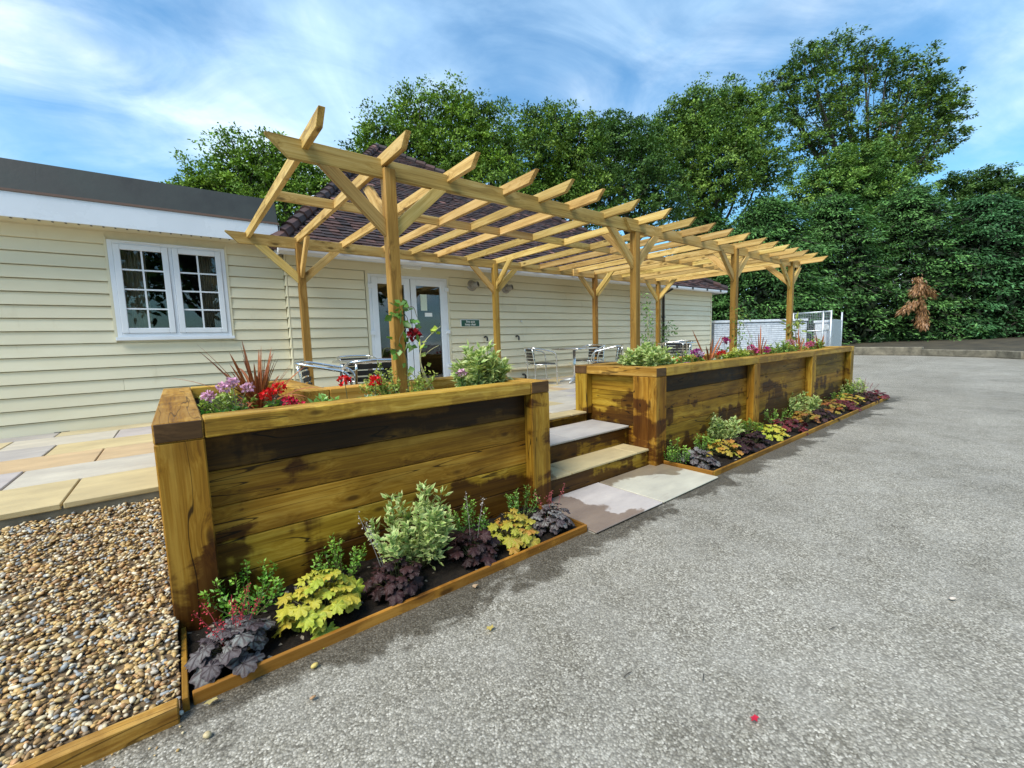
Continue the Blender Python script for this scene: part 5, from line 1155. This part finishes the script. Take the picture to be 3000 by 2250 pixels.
# ================================================================== TREES
def tree(name, label, D, blobs, ground, seed, leaf=.24, dens=1.0, c0=(0.055, 0.13, 0.018), c1=(0.11, 0.22, 0.03), cat='tree', group='trees behind the clubhouse', gap=.0, trunk_r=.28, wind=(0, 0, 0), squash=1.0, shell=.55, core=1.0):
    """blobs: (px, py, radius px, depth offset m) of leaf masses at real depth D"""
    r = np.random.default_rng(seed); B = []
    for b in blobs:
        px, py, rp = b[:3]; rp = rp*.90; dd = D+(b[3] if len(b) > 3 else r.uniform(-1, 1)*rp*D/FPX*.6); B.append((at(px, py, d=dd), rp*dd/FPX))
    cen = np.mean([b[0] for b in B], 0); base = np.array([cen[0], cen[1], ground]) if len(B) else None
    t_ = thing(name, label, cat, base, group); tk = MB()
    low = min(b[0][2]-b[1]*.3 for b in B); fork = np.array([cen[0], cen[1], max(ground+1.0, ground+(low-ground)*.75+.5)])
    tk.tube(smooth_path([base, base*.5+fork*.5+np.array([.1, .1, 0]), fork], 4), [trunk_r*1.25]+[trunk_r]*7+[trunk_r*.9], 10)
    tk.build('trunk', M_BARK, t_, True)
    lb = MB()
    for c, q in B:
        m = fork*.45+c*.55+np.array([0, 0, -q*.35])+r.normal(0, .25, 3); path = smooth_path([fork-np.array([0, 0, .3]), m, c+np.array([0, 0, q*.4])], 4)
        lb.tube(path, list(np.linspace(trunk_r*.5, .03, len(path))), 6)
        for _ in range(7):
            e = c+rdir(r, 1)[0]*q*.9; s0 = path[r.integers(len(path)//2, len(path))]; lb.tube(smooth_path([s0, s0*.5+e*.5+r.normal(0, .15, 3), e], 3), [.05, .04, .035, .03, .022, .015, .01], 5)
    lb.build('limbs', M_BARK, t_, True)
    P, D_, N, C, S = [], [], [], [], []
    for c, q in B:
        ncl = int(24*dens*q*q/ (leaf/.24)**1.1)+10
        d = rdir(r, ncl, .12); rad = q*(shell+(1.08-shell)*r.random((ncl, 1))**.6)*(1+.18*r.normal(size=(ncl, 1)))
        cc = c+d*rad*np.array([1, 1, squash])
        if gap: keep = r.random(ncl) > gap; cc, d = cc[keep], d[keep]
        for k in range(len(cc)):
            nl = r.integers(34, 60); cr = r.uniform(.24, .50)*(leaf/.24)**.4*min(1.0, .55+q*.35)
            o = r.normal(size=(nl, 3))*np.array([1, 1, .55])*cr*.55
            P.append(cc[k]+o); D_.append(unit(o+d[k]*.3+np.array(wind)+r.normal(size=(nl, 3))*.35)); N.append(unit(np.array([0, 0, 1.0])+d[k]*.6+r.normal(size=(nl, 3))*.55))
            f = r.random(); base_c = np.array(c0)*(1-f)+np.array(c1)*f; C.append(base_c[None]*1.2*r.uniform(.65, 1.35, (nl, 1))); S.append(np.full(nl, leaf)*r.uniform(.6, 1.2, nl))
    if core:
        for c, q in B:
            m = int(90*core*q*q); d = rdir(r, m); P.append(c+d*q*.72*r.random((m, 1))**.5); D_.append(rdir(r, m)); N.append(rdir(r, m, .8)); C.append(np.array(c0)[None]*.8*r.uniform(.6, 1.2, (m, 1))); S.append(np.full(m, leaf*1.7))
    P, D_, N, C, S = map(np.concatenate, (P, D_, N, C, S))
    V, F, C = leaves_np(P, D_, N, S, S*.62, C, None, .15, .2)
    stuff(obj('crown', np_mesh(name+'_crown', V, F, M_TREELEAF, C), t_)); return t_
OK0, OK1 = (0.060, 0.125, 0.014), (0.17, 0.265, 0.030)
tree('oak_tree', 'bright green oak rising behind the flat grey roof at left', 22, [(600, 545, 75), (690, 480, 80), (790, 470, 70), (880, 520, 80), (740, 560, 105), (960, 570, 70), (545, 565, 48), (850, 600, 90), (660, 590, 80), (1010, 520, 55)], 0, 201, .17, 1.0, OK0, (0.18, 0.29, 0.03))
tree('oak_tree', 'broad oak above the tiled roof apex behind the clubhouse', 25, [(1130, 400, 80), (1230, 350, 85), (1330, 325, 75), (1420, 370, 80), (1200, 460, 100), (1330, 440, 105), (1460, 450, 90), (1080, 450, 55), (1150, 540, 90), (1300, 540, 110), (1450, 560, 110)], 0, 202, .17, 1.0, OK0, OK1)
tree('oak_tree', 'rounded oak just right of the broad oak behind the roof', 28, [(1555, 385, 70), (1640, 375, 68), (1715, 405, 70), (1580, 470, 95), (1690, 490, 95), (1640, 560, 100), (1540, 600, 100), (1720, 610, 100)], 0, 203, .18, 1.0, (0.042, 0.10, 0.016), (0.15, 0.235, 0.03))
tree('oak_tree', 'dark branched oak at the middle of the tree line', 31, [(1800, 395, 68), (1875, 410, 65), (1780, 470, 90), (1880, 500, 90), (1830, 580, 100), (1930, 580, 90)], 0, 204, .19, .9, (0.035, 0.085, 0.016), (0.085, 0.16, 0.03), gap=.1)
tree('oak_tree', 'light green oak left of the tallest tree', 33, [(1970, 370, 70), (2050, 315, 68), (2130, 300, 62), (2195, 330, 62), (2060, 400, 90), (2180, 410, 85), (1990, 470, 100), (2120, 490, 110), (2240, 490, 90), (2050, 580, 100)], 0, 205, .19, 1.0, (0.045, 0.105, 0.02), (0.165, 0.26, 0.04), wind=(.25, -.2, 0))
tree('oak_tree', 'tallest windblown oak standing highest at the right of the sky', 38, [(2285, 245, 55), (2370, 190, 62), (2450, 160, 58), (2530, 165, 50), (2300, 330, 55), (2390, 290, 75), (2480, 270, 70), (2600, 200, 58), (2680, 215, 60), (2745, 260, 55), (2800, 310, 48), (2640, 300, 80), (2720, 350, 65), (2590, 390, 85), (2460, 390, 70), (2380, 420, 60), (2670, 430, 70), (2760, 410, 50), (2540, 470, 80), (2700, 480, 45)], 0, 206, .23, .62, (0.038, 0.088, 0.016), (0.125, 0.20, 0.028), gap=.12, core=.25, trunk_r=.5, wind=(.4, -.35, 0))
tree('maple_tree', 'pale green leafy tree in front of the tallest oak', 36, [(2440, 510, 70), (2530, 480, 65), (2600, 500, 60), (2380, 570, 80), (2500, 580, 85), (2620, 590, 80)], 0, 207, .20, 1.0, (0.06, 0.14, 0.03), (0.18, 0.29, 0.05), wind=(.4, -.35, 0))
tree('birch_tree', 'low thin tree against the sky at the far right edge', 42, [(2790, 540, 42), (2860, 545, 48), (2920, 530, 50), (2985, 560, 50), (3060, 560, 60), (2820, 610, 70), (2950, 620, 80)], 0, 208, .24, .75, (0.035, 0.085, 0.016), (0.085, 0.155, 0.03), wind=(.4, -.35, 0), gap=.1)

def conifer(label, D, px, top_py, halfw, seed, low=.8, c0=(0.03, 0.085, 0.025), c1=(0.13, 0.28, 0.07), n=380, bluish=0.0):
    """spreading cypress: drooping flat sprays carried on layered branches"""
    r = np.random.default_rng(seed); b = at(px, 1000, d=D); top = at(px, top_py, d=D); base = np.array([b[0], b[1], .25]); H = top[2]-base[2]; RW = halfw*D/FPX
    t_ = thing('cypress_tree', label, 'tree', base, 'dark cypress trees behind the kerb')
    MB().tube([base, base+np.array([0, 0, H*.9])], [.28, .05], 8).build('trunk', M_BARK, t_, True); br = MB(); P, Dd, N, C, S = [], [], [], [], []
    for k in range(n):
        u = (k+r.random())/n; z = low+(H-low)*u; rad = RW*(1-u**2.2)**.6*r.uniform(.62, 1.2)+.25; a = r.uniform(0, 6.283); o = np.array([math.cos(a), math.sin(a), 0])
        e = base+np.array([0, 0, z])+o*rad+np.array([0, 0, -.22*rad*r.random()]); s0 = base+np.array([0, 0, z+.25*rad])
        if r.random() < .4: br.tube([s0, s0*.5+e*.5+np.array([0, 0, .1]), e], [.035, .025, .012], 4, False)
        side = np.cross(o, (0, 0, 1.0))
        sz = r.uniform(.6, 1.35)
        for j in range(4):
            f = 1-.15*j; pc = s0+(e-s0)*f+side*r.normal(0, .30)*sz+np.array([0, 0, r.normal(0, .12)]); m = int(r.integers(20, 34)*sz)
            off = r.normal(size=(m, 3))*np.array([.30, .30, .07])*sz; off += o*(r.random((m, 1))-.3)*.35*sz; P.append(pc+off-np.array([0, 0, 1])*(off[:, :2]**2).sum(1)[:, None]*.5)
            d = o*.7+off*2.2+np.array([.34, -.28, -.18])+r.normal(size=(m, 3))*.35; Dd.append(unit(d)); N.append(unit(np.array([0, 0, 1.0])+o*.3+r.normal(size=(m, 3))*.4))
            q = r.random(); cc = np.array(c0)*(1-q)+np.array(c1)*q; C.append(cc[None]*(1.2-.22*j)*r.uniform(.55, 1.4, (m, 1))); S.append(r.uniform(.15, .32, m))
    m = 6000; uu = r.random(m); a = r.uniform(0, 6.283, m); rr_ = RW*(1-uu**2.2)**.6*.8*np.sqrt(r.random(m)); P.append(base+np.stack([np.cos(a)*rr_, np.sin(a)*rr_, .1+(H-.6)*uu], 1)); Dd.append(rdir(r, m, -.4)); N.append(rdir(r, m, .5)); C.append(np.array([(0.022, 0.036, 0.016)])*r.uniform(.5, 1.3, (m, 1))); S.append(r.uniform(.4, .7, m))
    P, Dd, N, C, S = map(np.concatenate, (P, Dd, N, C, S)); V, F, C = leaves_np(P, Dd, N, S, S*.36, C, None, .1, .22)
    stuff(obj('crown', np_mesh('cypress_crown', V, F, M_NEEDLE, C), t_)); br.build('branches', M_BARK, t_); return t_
conifer('cypress tree behind the white brick wall left of the enclosure', 31, 2235, 600, 150, 301, 1.6)
conifer('cypress tree directly behind the wire enclosure', 33, 2420, 590, 150, 302, .15)
conifer('cypress tree with the dead brown branch hanging on it', 33, 2640, 570, 165, 303, .2, n=400)
conifer('cypress tree at the right behind the low kerb', 31, 2860, 590, 160, 304, .2, c1=(0.08, 0.21, 0.075))
conifer('cypress tree cut off by the right edge of the picture', 29, 3080, 600, 170, 305, .1, c1=(0.08, 0.21, 0.075))
conifer('cypress tree seen above the right end of the clubhouse roof', 34, 2060, 640, 130, 306, 1.4)
# dead branch
r = np.random.default_rng(9); db = thing('dead_branch', 'dead orange brown conifer branch hanging in front of dark cypress', 'branch', at(2700, 815, d=28.6)); P, Dd, N = [], [], []; sb = MB()
for pth in ([(2690, 812), (2695, 850), (2700, 905), (2690, 955)], [(2692, 830), (2715, 850), (2738, 868)], [(2690, 880), (2660, 900), (2640, 912)], [(2700, 900), (2708, 935), (2704, 958)], [(2688, 850), (2675, 858)]):
    q = np.array(smooth_path([at(x, y, d=28.6+r.uniform(-.2, .2)) for x, y in pth], 8)); sb.tube(list(q), .02, 5, False)
    for p, p2 in zip(q, q[1:]):
        o = r.normal(size=(26, 3))*.10; P.append(p+o); Dd.append(unit((p2-p)/np.linalg.norm(p2-p)+o*2.5+np.array([0, 0, -.7]))); N.append(unit(r.normal(size=(26, 3))+np.array([-.5, -.5, .5])))
P, Dd, N = map(np.concatenate, (P, Dd, N)); n = len(P); V, F, C = leaves_np(P, Dd, N, r.uniform(.18, .36, n), r.uniform(.05, .09, n), np.array([(0.36, 0.19, 0.085)])*r.uniform(.5, 1.3, (n, 1)), None, .1, .25)
stuff(obj('dry_foliage', np_mesh('dry_foliage', V, F, M_LEAF, C), db)); sb.build('twigs', M_BARK, db)
# undergrowth on the bank
for i, (px, py, w, h, lab, c) in enumerate([(2925, 1000, 1.7, 2.3, 'light green laurel bush on the bank at the right edge', (0.10, 0.22, 0.05)), (2975, 985, 1.6, 2.8, 'tall leafy laurel behind the one at the right edge', (0.08, 0.18, 0.045)), (2870, 1012, 1.2, 1.2, 'dark green low bush on the bank left of the laurels', (0.03, 0.09, 0.025)),
        (2700, 1008, 2.4, .8, 'low ivy patch on the bank below the dead branch', (0.04, 0.10, 0.03)), (2560, 1005, 2.0, .7, 'low ivy patch on the bank near the planter end', (0.035, 0.09, 0.028))]):
    p = at(px, 1020, d=29.5-.6*i if i < 3 else 30.8); p[2] = .3
    small_shrub(p, h, w, lab, 320+i, 26, .26, c, 'bank_shrub', 'shrub', 'undergrowth on the bank', 34, None, .42, 1.2)
# trees across the yard behind the viewer, seen mirrored in the window panes
def yard_tree(x, y, h, w, seed, label):
    r = np.random.default_rng(seed); t_ = thing('yard_tree', label, 'tree', (x, y, 0), 'trees across the yard'); tk = MB(); tk.tube([(x, y, 0), (x+.2, y, h*.5), (x, y, h*.9)], [.35, .25, .05], 8); P = []
    for k in range(26):
        a = r.uniform(0, 6.283); e = np.array([x+math.cos(a)*w*r.uniform(.3, 1), y+math.sin(a)*w*r.uniform(.3, 1), h*r.uniform(.35, 1)]); tk.tube([(x, y, e[2]*.6), tuple((np.array([x, y, e[2]*.8])+e)/2), tuple(e)], [.1, .06, .02], 5); m = 140; P.append(e+r.normal(size=(m, 3))*np.array([.9, .9, .7]))
    tk.build('trunk', M_BARK, t_, True); P = np.concatenate(P); n = len(P); V, F, C = leaves_np(P, rdir(r, n), rdir(r, n, 1), r.uniform(.3, .5, n), r.uniform(.2, .3, n), np.array([(0.05, 0.11, 0.02)])*r.uniform(.6, 1.4, (n, 1)))
    stuff(obj('crown', np_mesh('yard_crown', V, F, M_TREELEAF, C), t_))
yard_tree(1.5, -15, 11, 4.5, 401, 'tree across the yard mirrored in the left window panes'); yard_tree(7.5, -17, 12, 5, 402, 'tree across the yard mirrored in the glass doors'); yard_tree(-5, -16, 10, 4, 403, 'tree across the yard mirrored at the left casement edge')
